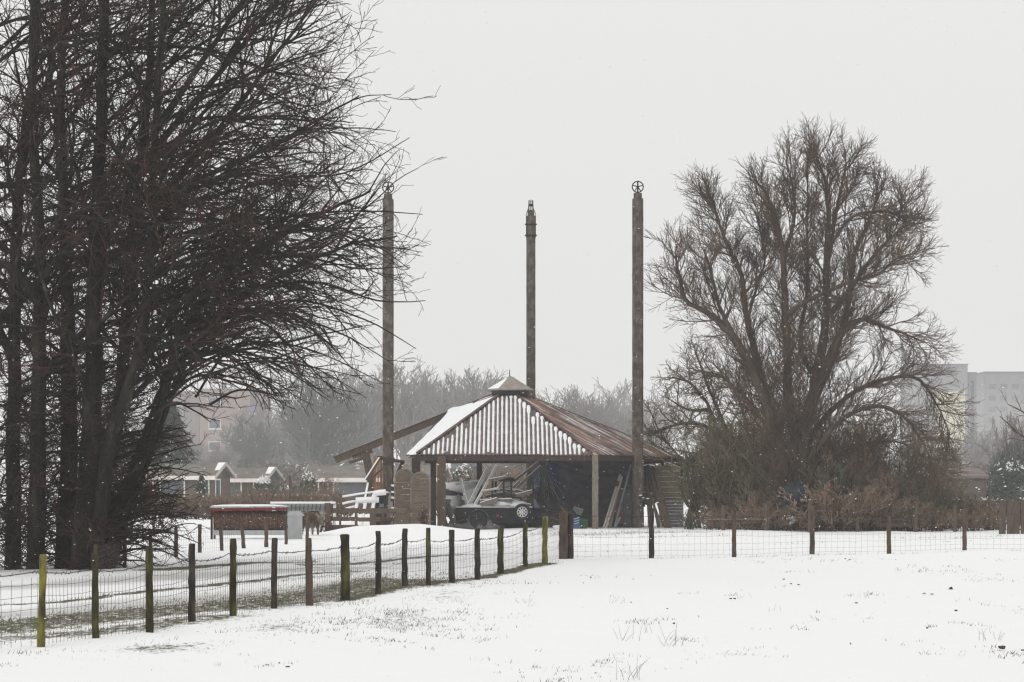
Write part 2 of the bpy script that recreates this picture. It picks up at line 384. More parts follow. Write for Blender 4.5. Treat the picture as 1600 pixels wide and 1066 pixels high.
fr = facet('FL', 'FR', barn, 'corrugated_roof_sheet', mat('grey_brown_sheet', (.20, .165, .15), (.09, .07, .063), 2.2, .8, c3=(.14, .11, .10)))
# snow in the valleys
mb = MB(); p = fr['pitch']; k = 0
while (k+.5)*p < fr['L']:
    uc = (k+.5)*p; v1 = fr['vmax'](uc)-.10; k += 1
    wd = p*rng.uniform(.23, .33)
    if v1 < .15: continue
    if rng.random() < .12: v1 *= rng.uniform(.7, .95)
    rows = max(3, int(v1/.14)); vs = []; start = rng.uniform(-.03, .05) if rng.random() < .85 else rng.uniform(.1, .25)
    for r_ in range(rows+1):
        v = start+(v1-start)*r_/rows; ww = wd*(1+rng.uniform(-.22, .22))
        near_hip = uc > fr['L']*.52 and (v1-v) < .38*(1+.6*math.sin(uc*5))
        if near_hip: ww = p*.505
        if (r_ == 0 or r_ == rows): ww *= .6
        hh = fr['amp']*(1.15 if near_hip else .35)
        for a_, hq in ((-1, -.022), (-.6, 0), (0, .004), (.6, 0), (1, -.022)):
            vs.append(fr['A']+fr['e']*(uc+a_*ww)+fr['g']*v+fr['n']*(.058+hh+hq-fr['amp']*.25+.012*math.sin(v*2.4+uc*.8)))
    mb.add(vs, [(r_*5+c, r_*5+c+1, (r_+1)*5+c+1, (r_+1)*5+c) for r_ in range(rows) for c in range(4)])
mb.build('snow_stripes', SNOW, barn, True)
m, n, l, b = node_mat('rusted_roof_with_snow_streaks')       # streaks run down the slope of the right facets
tcn = n.new('ShaderNodeTexCoord')
def streak_mat(name, e, gup, thr, c1=(.20, .10, .068), c2=(.055, .036, .031)):
    m, n, l, b = node_mat(name); ge = n.new('ShaderNodeNewGeometry')
    def dot(v, s):
        q = n.new('ShaderNodeVectorMath'); q.operation = 'DOT_PRODUCT'; q.inputs[1].default_value = tuple(Vector(v)*s); l.new(tc_.outputs['Object'], q.inputs[0]); return q
    tc_ = n.new('ShaderNodeTexCoord'); a = dot(e, 3.0); c = dot(gup, .35); cb = n.new('ShaderNodeCombineXYZ'); l.new(a.outputs['Value'], cb.inputs[0]); l.new(c.outputs['Value'], cb.inputs[1])
    no = n.new('ShaderNodeTexNoise'); no.inputs['Scale'].default_value = 1.0; no.inputs['Detail'].default_value = 7; no.inputs['Roughness'].default_value = .7; l.new(cb.outputs[0], no.inputs[0])
    no2 = n.new('ShaderNodeTexNoise'); no2.inputs['Scale'].default_value = 1.2; no2.inputs['Detail'].default_value = 6; l.new(tc_.outputs['Object'], no2.inputs[0])
    r = n.new('ShaderNodeValToRGB'); r.color_ramp.elements[0].position = .35; r.color_ramp.elements[0].color = (*c2, 1); r.color_ramp.elements[1].position = .65; r.color_ramp.elements[1].color = (*c1, 1); l.new(no2.outputs[0], r.inputs[0])
    s = n.new('ShaderNodeValToRGB'); s.color_ramp.elements[0].position = thr; s.color_ramp.elements[1].position = thr+.14; s.color_ramp.elements[1].color = (.75, .75, .75, 1); l.new(no.outputs[0], s.inputs[0])
    mm = n.new('ShaderNodeMix'); mm.data_type = 'RGBA'; mm.inputs[7].default_value = (.7, .69, .69, 1); l.new(s.outputs[0], mm.inputs[0]); l.new(r.outputs[0], mm.inputs[6]); l.new(mm.outputs[2], b.inputs['Base Color']); b.inputs['Roughness'].default_value = .8
    return m
bpy.data.materials.remove(m)
eR = (COR['R']-COR['FR']).normalized(); gR = (APX['FR']-COR['FR']).normalized()
gR = (gR-eR*gR.dot(eR)).normalized()
RS = streak_mat('rusted_roof_with_snow_streaks', eR, gR, .50)
ft = facet('FR', 'R', barn, 'rusty_roof_sheet', RS, amp=.012)
facet('R', 'BR', barn, 'roof_sheet', RUST, amp=.012); facet('BR', 'BL', barn, 'roof_sheet', RUST, amp=.012)
facet('BL', 'L', barn, 'roof_sheet', RUST, amp=.012, crop=lambda u: max(0, (u-1.2)*1.2))
# front-left facet: sheeting survives only beside the hip, under a slab of snow
def lf_crop(u):                                   # u runs L -> FL
    Lh = (COR['FL']-COR['L']).length; uu = Lh-u
    return 0 if uu < .75 else (uu-.75)*1.20
lf = facet('L', 'FL', barn, 'snowy_roof_sheet', RUST, crop=lf_crop, amp=.012)
mb = MB(); vs = []; fs = []; N, R_ = 70, 14
for i_ in range(N+1):
    u = lf['L']*i_/N; v1 = lf['vmax'](u)-.06; v0 = min(lf_crop(u)+.02*math.sin(u*9)-.04, v1); 
    for k in range(R_+1):
        v = v0+(v1-v0)*k/R_; th = .10*min(1, 4*min(k, R_-k)/R_)*(.75+.35*math.sin(u*3.1+v*1.7)+.15*math.sin(u*11+v*6)); th = max(th, .002) if v1-v0 > .05 else 0
        vs.append(lf['A']+lf['e']*u+lf['g']*v+lf['n']*(.065+th))
for i_ in range(N):
    for k in range(R_): q = i_*(R_+1)+k; fs.append((q, q+R_+1, q+R_+2, q+1))
mb.add(vs, fs).build('snow_slab', SNOW, barn, True)
# frame: eave beams, hip rafters, posts, braces
for a_, b_ in zip(order, order[1:]+order[:1]):
    A, B = COR[a_], COR[b_]
    if a_ in ('L',) or b_ in ('L',): continue
    MB().beam(A+Vector((0, 0, -.10)), B+Vector((0, 0, -.10)), .09, .17).build('eave_beam', WOOD_D, barn)
for a_ in order:
    A, T = COR[a_], APX[a_]; d = (A-T).normalized()
    if a_ == 'L':
        MB().beam(A+d*.05+Vector((0, 0, -.10)), T+Vector((0, 0, -.05)), .12, .24).build('bare_rafter', WOOD_B, barn)
        tag(MB().beam(A+d*.12+Vector((0, 0, .045)), T+Vector((0, 0, .09)), .16, .035).build('rafter_flashing', WOOD_D, barn))
    else:
        MB().beam(A+Vector((0, 0, -.06)), T+Vector((0, 0, -.08)), .10, .18).build('rafter', WOOD_D, barn)
        MB().beam(A+Vector((0, 0, .105)), T+Vector((0, 0, .105)), .14 if a_ == 'FL' else .07, .03).build('hip_cap', RUST, barn)
for tt in (.35, .66):                              # purlins under the sheets
    for a_, b_ in zip(order, order[1:]+order[:1]):
        if 'L' in (a_, b_): continue
        MB().beam(COR[a_].lerp(APX[a_], tt)+Vector((0, 0, -.06)), COR[b_].lerp(APX[b_], tt)+Vector((0, 0, -.06)), .06, .08).build('purlin', WOOD_D, barn)
MB().beam(COR['L'].lerp(COR['FL'], .0)+Vector((.5, 0, -.2)), COR['L']+Vector((1.15, 0, .0)), .14, .12).build('corner_block', WOOD_B, barn)
def bpost(px, d, pyt, pyb, wd, m, lean=0, n='barn_post', dp=None):
    t, b_ = P(px+lean, pyt, d), P(px, pyb, d); b_.z = min(b_.z, g(b_.x, b_.y)-.05)
    MB().beam(b_, t, wd, dp or wd, up=(0, 1, 0)).build(n, m, barn)
bpost(930, 92.4, 711, 835, .22, WOOD_G); bpost(690, 92.4, 713, 832, .30, WOOD_B); bpost(677, 93.2, 713, 832, .20, WOOD_D)
bpost(749, 103.2, 712, 822, .22, WOOD_D); bpost(650, 103.3, 712, 822, .34, WOOD_D); bpost(868, 103.3, 712, 822, .22, WOOD_D)
# left corner knee brace and post: curved
mb = MB(); pts = [P(571, 708, 97.9), P(574, 722, 97.9), P(579, 745, 97.9), P(586, 780, 97.9), P(588, 824, 97.9)]
for a_, b_ in zip(pts[:-1], pts[1:]): mb.beam(a_+(a_-b_).normalized()*.02, b_, .30 if a_.z > 2.0 else .24, .22, up=(0, 1, 0))
mb.build('corner_post', WOOD_B, barn)
MB().beam(P(551, 715, 98), P(582, 705, 98), .12, .14).build('brace_block', WOOD_B, barn)
# cupola
cup = MB(); cx, cyy = BC.x+.08, BC.y
def hexring(r, z, a0=0): return [(cx+r*math.cos(a0+i*math.pi/3), cyy+r*math.sin(a0+i*math.pi/3), z) for i in range(6)]
def hexstack(mb, prof):
    vs = []
    for r, z in prof: vs += hexring(r, z)
    fs = [(k*6+i, k*6+(i+1) % 6, (k+1)*6+(i+1) % 6, (k+1)*6+i) for k in range(len(prof)-1) for i in range(6)]
    mb.add(vs, fs+[tuple(range(5, -1, -1)), tuple(range((len(prof)-1)*6, len(prof)*6))]); return mb
hexstack(cup, [(.62, 4.88), (.70, 5.08), (.72, 5.22)]).build('cupola_drum', BLACK, barn)
hexstack(MB(), [(.74, 5.19), (.90, 5.215), (.895, 5.25), (.45, 5.52), (.12, 5.73), (.03, 5.77)]).build('cupola_roof', mat('grey_felt', (.33, .30, .27), (.24, .215, .19), 5), barn)
v = hexring(.85, 5.29); MB().add([v[3], v[4], (cx-.04, cyy-.03, 5.765), (v[3][0], v[3][1], v[3][2]-.02), (v[4][0], v[4][1], v[4][2]-.02)], [(0, 1, 2), (3, 2, 4), (3, 4, 1, 0)]).build('cupola_snow', SNOW, barn)
MB().tube([(cx-.02, cyy, 5.74), (cx-.02, cyy, 5.80), (cx-.02, cyy, 6.02)], [.05, .018, .014], 6).build('finial', IRON, barn)
MB().beam((cx-1.42, cyy-.3, 4.72), (cx-.60, cyy-.3, 5.0), .5, .05).build('ridge_flap', RUST, barn)
# right hand wall: horizontal boards above corrugated sheet
wallr = MB(); snl = MB(); d0 = 97.6
for k in range(7):
    y0, y1 = 728+k*8.3, 728+(k+1)*8.3
    a_, b_ = P(1006, y1, d0+.3), P(1063+k*.4, y1, d0-.2); h_ = (y1-y0)/F*d0
    wallr.beam(a_+Vector((0, 0, h_/2)), b_+Vector((0, 0, h_/2)), .05, h_*.97)
    snl.beam(a_+Vector((0, -.055, h_*.01)), b_+Vector((0, -.055, h_*.01)), .06, .018)
wallr.build('wall_boards', mat('wall_wood', (.42, .33, .22), (.24, .19, .14), 6, stretch=(.6, .6, 5)), barn); snl.build('wall_snow', SNOW, barn)
mb = MB(); sn_ = MB(); vs = []
for k in range(97):
    z = 1.02*k/96; o_ = .035*math.sin(z/.122*2*math.pi)
    for x in (1030, 1050, 1068): vs.append(P(x+(8 if x > 1060 and z < .8 else 0)*0, 800, 97.3)*1.0+Vector((0, o_, z-P(0, 800, 97.3).z)))
mb.add(vs, [(k*3+c, k*3+c+1, (k+1)*3+c+1, (k+1)*3+c) for k in range(96) for c in range(2)]); o = mb.build('wall_sheet', GALV, barn, True); o.modifiers.new('t', 'SOLIDIFY').thickness = .01
for k in range(8):
    z = .13+k*.122; a_ = P(1031, 800, 97.24); a_.z = z; b_ = P(1067, 800, 97.24); b_.z = z+.01; sn_.beam(a_, b_, .05, .02)
sn_.build('sheet_snow', SNOW, barn)
MB().beam(P(1063, 716, 97.9), P(1063, 826, 97.9), .16, .16, up=(0, 1, 0)).build('barn_post', WOOD_D, barn)
MB().beam(P(1000, 722, 97.2), P(1058, 718, 97.5), .08, .20).build('wall_plate', BLACK, barn)
MB().beam(P(1000, 714, 97.0), P(1050, 724, 97.2), .10, .03).build('loose_batten', SNOW, barn)

# ---- hoist poles with pulley wheels
def pole(px, d, top, wd, face, label, loc_n, collar=False):
    x = (px-800)/F*d; zt = CZ+(HY-top)/F*d
    t = thing('hoist_pole', label, 'pole', (x, d, 0), 'tall poles around the hay barn')
    mb = MB(); K = 40; vs = []
    for k in range(K+1):
        z = -.2+(zt+.2)*k/K; s = wd/2*(1+.012*math.sin(k*1.7)+.008*math.sin(k*4.1)); c = .05
        for a_, b_ in ((-s, -s+c), (-s+c, -s), (s-c, -s), (s, -s+c), (s, s-c), (s-c, s), (-s+c, s), (-s, s-c)):
            cs, sn2 = math.cos(face), math.sin(face); vs.append((x+(a_*cs-b_*sn2), d+(a_*sn2+b_*cs), z))
    fs = [(k*8+i, k*8+(i+1) % 8, (k+1)*8+(i+1) % 8, (k+1)*8+i) for k in range(K) for i in range(8)]+[tuple(range(K*8, K*8+8))]
    mb.add(vs, fs).build('shaft', CONC, t)
    MB().box((x, d, zt+.10), (wd*.74, wd*.74, .22), face).build('pole_head', CONC, t)
    # pulley: rim + spokes + hub
    wa = face; zc = zt+.21+.24; R_ = .205
    wh = MB(); rot = Matrix.Rotation(wa, 3, 'Z')
    def W(a, r, y=0): return Vector((x, d, zc))+rot @ Vector((r*math.cos(a), y, r*math.sin(a)))
    wh.tube([W(2*math.pi*i/28, R_) for i in range(29)], .024, 6, cap=False)
    for i in range(5): a = 2*math.pi*i/5+.3; wh.beam(W(a, .02), W(a, R_), .03, .035)
    wh.tube([W(0, 0, -.05), W(0, 0, .05)], .05, 10)
    wh.build('pulley_wheel', IRON, t, False)
    fk = MB()
    for s in (-1, 1):
        q = rot @ Vector((0, s*.07, 0)); q2 = rot @ Vector((.0, s*.09, 0)); fk.beam(Vector((x, d, zt+.18))+q2, Vector((x, d, zc+.20))+q, .05, .018)
    fk.tube([W(0, 0, -.10), W(0, 0, .10)], .02, 8); fk.beam(Vector((x, d, zt+.16)), Vector((x, d, zc-R_+.01)), .11, .10)
    fk.build('pulley_fork', IRON, t)
    if collar:
        cl = MB(); z = CZ+(HY-718)/F*d
        cl.beam((x-.34, d-.3, z+.05), (x+.62, d-.3, z-.10), .10, .12); cl.beam((x+.55, d-.3, z-.1), (x+.36, d-.3, z-.5), .1, .12)
        cl.box((x-.3, d-.26, z+.1), (.2, .14, .05)); cl.build('collar_bracket', WOOD_D, t)
        MB().box((x+.0, d-wd/2-.012, .75), (wd*.92, .02, 1.2)).build('cement_patch', mat('cement', (.36, .34, .32), (.24, .22, .2), 6), t)
    return t
pole(606.5, 95.2, 312, .40, 0, 'tall concrete pole with a spoked pulley wheel, behind the twigs of the big dark tree', 0, True)
pole(996.5, 95.2, 311, .40, 0, 'tall square concrete pole with a spoked pulley wheel, beside the leaning logs', 0)
t = pole(829.5, 104.2, 338, .37, math.radians(90), 'tall concrete pole rising behind the barn roof with its pulley seen edge on', 0)
x, d = t.location.x, 104.2; zt = CZ+(HY-338)/F*d; mb = MB()
for s in (-1, 1): mb.tube([(x+s*.19, d-.2, zt-.9), (x+s*.19, d-.2, zt+.05), (x+s*.14, d-.1, zt+.22), (x+s*.05, d, zt+.42)], .014, 5); 
for z in (zt-.35, zt-.8): mb.tube([(x-.25, d-.2, z), (x+.25, d-.2, z)], .03, 6)
mb.build('tie_rods', IRON, t)

# ================================================================== things in and round the barn
def sbeam(name, label, p0, p1, w_, h_, m, snow=True, cat='beam', group=None):
    """a beam with a coat of snow on its upper side"""
    p0, p1 = Vector(p0), Vector(p1)
    o = MB().beam(p0, p1, w_, h_).build(name, m); tag(o, label, cat, group)
    if snow:
        d = (p1-p0).normalized(); u = d.cross(Vector((0, 0, 1))); v = u.cross(d).normalized() if u.length > .05 else Vector((0, -1, 0))
        s = MB().beam(p0+v*(h_/2+.012), p1+v*(h_/2+.012), w_*.95, .03).build('snow_cover', SNOW); s.parent = o
    return o
# tarpaulin covered stack filling the right half
def tarp(px0, px1, py0, py1, d, depth, name, label, m, seed, lift=.10, fold=1, top_drop=None):
    A, B = P(px0, py1, d), P(px1, py0, d); nxx, nz = 70, 46; vs = []; r = random.Random(seed); ph = [r.uniform(0, 6) for _ in range(8)]
    for k in range(nz+1):
        for i in range(nxx+1):
            u, v = i/nxx, k/nz; x = A.x+(B.x-A.x)*u; z = A.z+(B.z-A.z)*v*(1 if not top_drop else top_drop(u))
            bulge = 1.5*lift*(math.sin(v*7+u*3+ph[0])*.5+math.sin(u*11+v*5+ph[1])*.5)+.06*fold*math.sin(z*22+x*3+2*math.sin(x*2+ph[2]))+.03*fold*math.sin(x*14+z*9+ph[3])+.03*r.uniform(-1, 1)
            edge = min(u, 1-u)*8; edge = min(1, edge)
            vs.append((x, d-.25-bulge-(.35*(1-v))*1+(1-edge)*.5, z))
    nb = len(vs); fs = [(k*(nxx+1)+i, k*(nxx+1)+i+1, (k+1)*(nxx+1)+i+1, (k+1)*(nxx+1)+i) for k in range(nz) for i in range(nxx)]
    # back and top close it
    top = [nz*(nxx+1)+i for i in range(nxx+1)]; bot = list(range(nxx+1))
    for i in range(nxx+1): vs.append((vs[top[i]][0], d+depth, vs[top[i]][2]+.05))
    for i in range(nxx+1): vs.append((vs[bot[i]][0], d+depth, vs[bot[i]][2]))
    for i in range(nxx): fs += [(top[i], top[i+1], nb+i+1, nb+i), (nb+i, nb+i+1, nb+nxx+2+i, nb+nxx+1+i)]
    fs += [tuple([k*(nxx+1) for k in range(nz+1)]+[nb, nb+nxx+1]), tuple([k*(nxx+1)+nxx for k in range(nz+1)]+[nb+nxx, nb+2*nxx+1])]
    o = MB().add(vs, fs).build(name, m, None, True); tag(o, label, 'tarpaulin'); return o
TARP = mat('tarpaulin', (.05, .13, .10), (.025, .045, .09), 1.3, .5, c3=(.085, .06, .07), bump=1, detail=8, lo=.36, hi=.64, stretch=(1, 1, 1.8))
NAVY = mat('navy_tarpaulin', (.08, .15, .32), (.015, .028, .08), 1.6, .4, bump=.8, lo=.3, hi=.7)
tarp(872, 1006, 716, 832, 97.5, 2.6, 'tarpaulin_stack', 'stack under dark green and maroon tarpaulin filling the right half of the barn', TARP, 3)
tarp(836, 900, 716, 830, 97.9, 2.2, 'tarpaulin_stack', 'navy blue tarpaulin hanging behind the trailer under the barn roof', NAVY, 5, top_drop=lambda u: .93+.07*min(1, u*3))
GREYT = mat('grey_plastic_sheet', (.30, .28, .28), (.17, .16, .17), 3, .6)
mb = MB().add([P(800, 718, 96.9), P(838, 716, 96.9), P(858, 722, 96.8), P(846, 738, 96.6), P(838, 728, 96.7), P(826, 722, 96.8)], [(0, 1, 2, 3, 4, 5)])
o = mb.build('plastic_sheet', GREYT); tag(o, 'torn grey plastic sheet hanging from the barn eave over the navy tarpaulin', 'sheet'); o.modifiers.new('t', 'SOLIDIFY').thickness = .03
o = MB().add([P(897, 791, 96.0), P(912, 796, 96.0), P(908, 806, 95.9), P(893, 801, 95.9)], [(0, 1, 2, 3)]).build('plastic_scrap', mat('light_plastic', (.42, .42, .44), (.3, .3, .32), 4)); tag(o, 'small pale plastic scrap on the green tarpaulin left of the grey post', 'scrap'); o.modifiers.new('t', 'SOLIDIFY').thickness = .03
# rotten boards leaning in the shade
for k, (a_, b_, c_, d_, wd) in enumerate([(836, 765, 862, 806, .5), (846, 762, 874, 805, .55), (862, 764, 884, 802, .35)]):
    sbeam('leaning_board', ['wide grey board leaning next to the spare wheel', 'wide grey board leaning in the middle of three behind the wheel', 'narrow grey board leaning on the green tarpaulin'][k], P(a_, b_, 96.6), P(c_, d_, 95.6), wd, .04, mat('dark_grey_board', (.15, .14, .15), (.08, .075, .085), 4), False, 'board', 'grey boards leaning behind the trailer')
o = MB().blob((P(840, 815, 94.6).x, 94.9, .22), (1.6, .7, .42), noise=.25, flat=-.3).build('rubble_heap', mat('dark_rubble', (.085, .075, .08), (.03, .028, .035), 5, bump=1, snow=.12), None, True); tag(o, 'low dark rubble heap on the barn floor right of the trailer', 'heap')
o = MB().blob((P(738, 825, 93.6).x, 93.6, .15), (1.1, .5, .28), noise=.2, flat=-.2).build('rubble_heap', mat('grey_rubble', (.2, .19, .19), (.09, .085, .09), 5, bump=1, snow=.2), None, True); tag(o, 'grey snowy rubble heap under the trailer end', 'heap')
# utility trailer
D = 93.3; BLK = mat('trailer_paint', (.022, .026, .028), (.01, .012, .014), 4, .85)
A, B = P(713, 814, D), P(832, 790, D)
tr = thing('utility_trailer', 'dark flatbed trailer heaped with snowy timber under the barn roof', 'trailer', ((A.x+B.x)/2, D+.5, 0))
x0, x1, zb, zt = A.x, B.x, P(0, 818, D).z, P(0, 793, D).z
for yy in (D, D+1.3): MB().box(((x0+x1)/2, yy, (zb+zt)/2), (x1-x0, .05, zt-zb)).build('side_board', BLK, tr)
for xx in (x0, x1): MB().box((xx, D+.65, (zb+zt)/2), (.05, 1.24, zt-zb)).build('end_board', BLK, tr)
MB().box(((x0+x1)/2, D+.65, zb+.04), (x1-x0-.06, 1.24, .06)).build('bed', BLK, tr)
MB().box(((x0+x1)/2, D+.65, zt-.13), (x1-x0-.08, 1.22, .2)).build('load_bed', WOOD_D, tr)
MB().box(((x0+x1)/2, D, zt+.015), (x1-x0, .09, .025)).build('board_snow', SNOW, tr)
for xx in (-.62, .3): MB().box(((x0+x1)/2+xx, D-.035, (zb+zt)/2), (.05, .03, zt-zb)).build('stanchion', IRON, tr)
wx = P(748, 0, D).x
for yy in (D-.12, D+1.42):
    wb = MB(); wb.lathe((wx, yy, .31), [(.0, -.06), (.16, -.06), (.2, -.1), (.29, -.1), (.31, -.06), (.31, .06), (.29, .1), (.2, .1), (0, .06)], 22, 'y'); wo = wb.build('wheel', BLACK, tr, True)
    wo['label'] = 'low road wheel of the trailer'; MB().tube([(wx+.37*math.cos(a), yy, .33+.37*math.sin(a)) for a in [math.pi*k/10 for k in range(11)]], .035, 6).build('mudguard', mat('dull_steel', (.07, .075, .08), (.03, .032, .035), 6), tr)
sx_ = P(816, 0, D-.2).x; sz = P(0, 800, D).z
wb = MB(); wb.lathe((sx_, D-.14, sz), [(.19, -.05), (.215, -.09), (.29, -.09), (.31, -.05), (.31, .05), (.29, .09), (.19, .05)], 26, 'y'); sw = wb.build('spare_wheel', BLACK, tr, True)
rb = MB(); rb.lathe((sx_, D-.17, sz), [(.20, -.03), (.185, -.05), (.165, -.03)], 26, 'y')
for k in range(9): a = 2*math.pi*k/9; rb.beam((sx_+.06*math.cos(a), D-.19, sz+.06*math.sin(a)), (sx_+.18*math.cos(a), D-.19, sz+.18*math.sin(a)), .03, .045)
rb.lathe((sx_, D-.18, sz), [(0, -.05), (.05, -.05), (.07, .02)], 12, 'y'); o = rb.build('rim', mat('rim_white', (.62, .62, .60), (.4, .4, .4), 8), tr); w_ = o.location.copy(); o.parent = sw; 
for v_ in o.data.vertices: pass
MB().box((P(778, 0, D).x, D-.04, P(0, 806, D).z), (.10, .03, .10)).build('tail_light', mat('red_lens', (.25, .02, .03), (.2, .01, .02), 4, .3), tr)
MB().beam((sx_+.1, D-.1, sz-.25), (sx_+.12, D-.1, .02), .05, .05, up=(0, 1, 0)).build('prop_stand', GALV, tr)
# load: a tangle of snowy beams
LP_ = [((733, 790), (763, 731), .16, .5, 'long pale beam standing up out of the trailer, tilted right'), ((741, 792), (777, 727), .10, .3, 'thin pale beam standing up out of the trailer beside the thicker one'),
 ((729, 788), (719, 747), .10, .6, 'short pale batten standing up out of the trailer, tilted left'), ((738, 790), (733, 765), .34, .7, 'broad short pale board standing in the trailer between the tilted beams'),
 ((712, 757), (748, 752), .08, .9, 'pale rail lying across the snowy roll'), ((764, 751), (790, 746), .12, .2, 'snowy plank laid flat on the dark frame'),
 ((750, 784), (800, 782), .16, .3, 'snowy beam lying lengthwise on the trailer load'), ((762, 773), (815, 774), .16, .8, 'grey beam lying high on the trailer load'),
 ((768, 779), (824, 775), .14, 1.1, 'thin grey beam lying at the back of the load'), ((806, 775), (832, 768), .14, .6, 'grey beam end sticking out to the right of the load'),
 ((804, 751), (842, 722), .10, 2.6, 'snowy pole slanting up to the navy tarpaulin'), ((808, 762), (846, 728), .08, 2.4, 'second snowy pole slanting below the first before the navy tarpaulin'),
 ((776, 766), (794, 745), .07, .4, 'short dark strut leaning in the frame on the trailer'), ((798, 766), (812, 752), .08, .9, 'short grey batten leaning behind the dark frame'),
 ((751, 789), (778, 781), .2, .15, 'slab of snowy board near the trailer edge')]
for (a_, b_, wd, dd, lb) in LP_:
    p0, p1 = P(*a_, D+dd), P(*b_, D+dd); p0.y += .0
    sbeam('timber_beam', lb, p0, p1, wd*.8, wd*.8, mat('bleached_beam', (.5, .52, .5), (.36, .37, .36), 5) if a_[0] < 750 else WOOD_G, True, 'beam', 'loose timber on the trailer')
fr_ = thing('rack_frame', 'dark upright frame standing on the trailer load', 'frame', P(782, 782, D+.5))
for (a_, b_, dd) in [((769, 775), (770, 750), .3), ((787, 782), (787, 745), .3), ((799, 780), (799, 752), .3), ((774, 772), (775, 752), 1.0)]: MB().beam(P(*a_, D+dd), P(*b_, D+dd), .07, .07, up=(0, 1, 0)).build('upright', BLACK, fr_)
MB().beam(P(768, 773, D+.3), P(800, 773, D+.3), .06, .06).build('cross_bar', BLACK, fr_); MB().blob(P(793, 750, D+.4), (.28, .2, .08), noise=.2).build('dark_cover', BLACK, fr_, True)
for k, (x_, y_, rx, rz_, dd, lb) in enumerate([(744, 791, .5, .14, .5, 'rounded snow heap on the left end of the trailer load'), (783, 786, .75, .12, .6, 'flat snow heap on the middle of the trailer load'), (810, 788, .35, .12, .5, 'snow heap by the spare wheel')]):
    o = MB().blob(P(x_, y_+1, D+dd), (rx, .4, rz_), noise=.15).build('snow_heap', SNOW, None, True); tag(o, lb, 'snow heap', 'snow heaps on the trailer load')
for k in range(12):
    a_ = (rng.uniform(752, 800), rng.uniform(762, 786)); an_ = rng.uniform(-.35, .35); Lk = rng.uniform(18, 48); dd = rng.uniform(.2, 1.2)
    sbeam('scrap_plank', 'loose snowy plank in the tangle of timber on and behind the trailer', P(*a_, D+dd), P(a_[0]+Lk*math.cos(an_), a_[1]+Lk*math.sin(an_), D+dd+.1), rng.uniform(.06, .18), .05, [WOOD_G, WOOD_B, WOOD_W][k % 3], True, 'plank', 'loose timber on the trailer')
nt_ = thing('frayed_netting', 'frayed grey netting fanning out below the eave in front of the navy tarpaulin', 'netting', P(846, 722, 96.4)); T = Tubes(); r = random.Random(12)
for k in range(34):
    e_ = P(r.uniform(796, 884), r.uniform(748, 800), 96.0); s_ = P(846+r.uniform(-4, 5), 722+r.uniform(-2, 4), 96.6); m_ = s_.lerp(e_, .5)+Vector((r.uniform(-.06, .06), -.05, -.08*r.random())); T.add([s_, s_.lerp(m_, .5), m_, m_.lerp(e_, .5), e_], [r.uniform(.006, .022)]*5)
T.build('strands', mat('grey_strand', (.34, .34, .37), (.16, .165, .19), 3, bump=0), nt_, root_world(nt_))
for k, (a_, b_, wd) in enumerate([((842, 812), (880, 800), .2), ((850, 822), (892, 818), .14), ((836, 826), (868, 816), .3), ((862, 808), (896, 824), .12), ((700, 822), (726, 812), .2), ((876, 790), (902, 822), .1)]):
    sbeam('loose_plank', 'dark plank thrown on the rubble of the barn floor', P(*a_, 94.0-k*.1), P(*b_, 93.6-k*.1), wd, .05, [WOOD_D, WOOD_B][k % 2], False, 'plank', 'planks on the barn floor')
# snow covered roll left
rl = thing('covered_roll', 'long rolled bundle under thick snow beside the brown barn post', 'roll', P(718, 775, 96.5))
MB().tube([P(690, 771, 96.5), P(718, 768, 96.7), P(747, 764, 96.9)], .22, 12).build('roll', mat('grey_roll', (.12, .11, .11), (.06, .055, .055), 5), rl, True)
MB().blob(P(718, 762, 96.6), (.72, .3, .22), noise=.1).build('snow_cover', SNOW, rl, True)
MB().beam(P(692, 777, 96.2), P(733, 779, 96.2), .1, .14).build('snowy_rail', SNOW, rl)
for x_ in (695, 712, 735): MB().beam(P(x_, 770, 96.4), P(x_, 826, 96.4), .1, .1, up=(0, 1, 0)).build('leg', WOOD_D, rl)
o = MB().blob(P(714, 786, 94.6), (.22, .3, .28), noise=.1).build('snowy_drum', mat('snow_grey', (.55, .55, .54), (.4, .4, .4), 4), None, True); tag(o, 'rounded snow covered sack at the left end of the trailer', 'sack')
for (a_, b_, lb) in [((694, 790), (712, 824), 'dark board leaning against the brown barn post, inner one'), ((691, 800), (700, 828), 'dark board leaning against the brown barn post, outer one')]:
    sbeam('leaning_board', lb, P(*a_, 92.9), P(*b_, 92.3), .12, .06, WOOD_D, False, 'board', 'dark boards leaning by the brown post')
# bucket and crate
bk = thing('green_bucket', 'green plastic bucket standing left of the grey front post', 'bucket', (P(911, 0, 92).x, 92, 0))
MB().lathe((bk.location.x, 92, 0), [(0, .0), (.14, .0), (.19, .36), (.205, .36), (.205, .39), (.18, .39), (.13, .04)], 20).build('pail', mat('green_plastic', (.02, .12, .055), (.015, .08, .04), 5, .5), bk, True)
MB().tube([(bk.location.x-.19*math.cos(a), 91.85, .37-.10*math.sin(a)) for a in [math.pi*k/8 for k in range(9)]], .008, 5).build('handle', IRON, bk)
ct = thing('plastic_crate', 'dark blue crate tipped on its side next to the green bucket', 'crate', (P(898, 0, 92).x, 92, .0))
MB().box((ct.location.x, 92, .22), (.36, .3, .4), .3).build('crate_body', NAVY, ct)
for k in range(3): MB().beam((ct.location.x-.02, 91.82, .2+k*.09), (ct.location.x+.16, 91.86, .26+k*.09), .03, .035).build('slat', mat('light_blue', (.35, .45, .5), (.25, .35, .4), 5), ct)
o = MB().blob((ct.location.x-.5, 92.2, .05), (.3, .2, .12), noise=.2).build('snow_lump', SNOW, None, True); tag(o, 'lump of snow left of the tipped blue crate', 'snow lump')
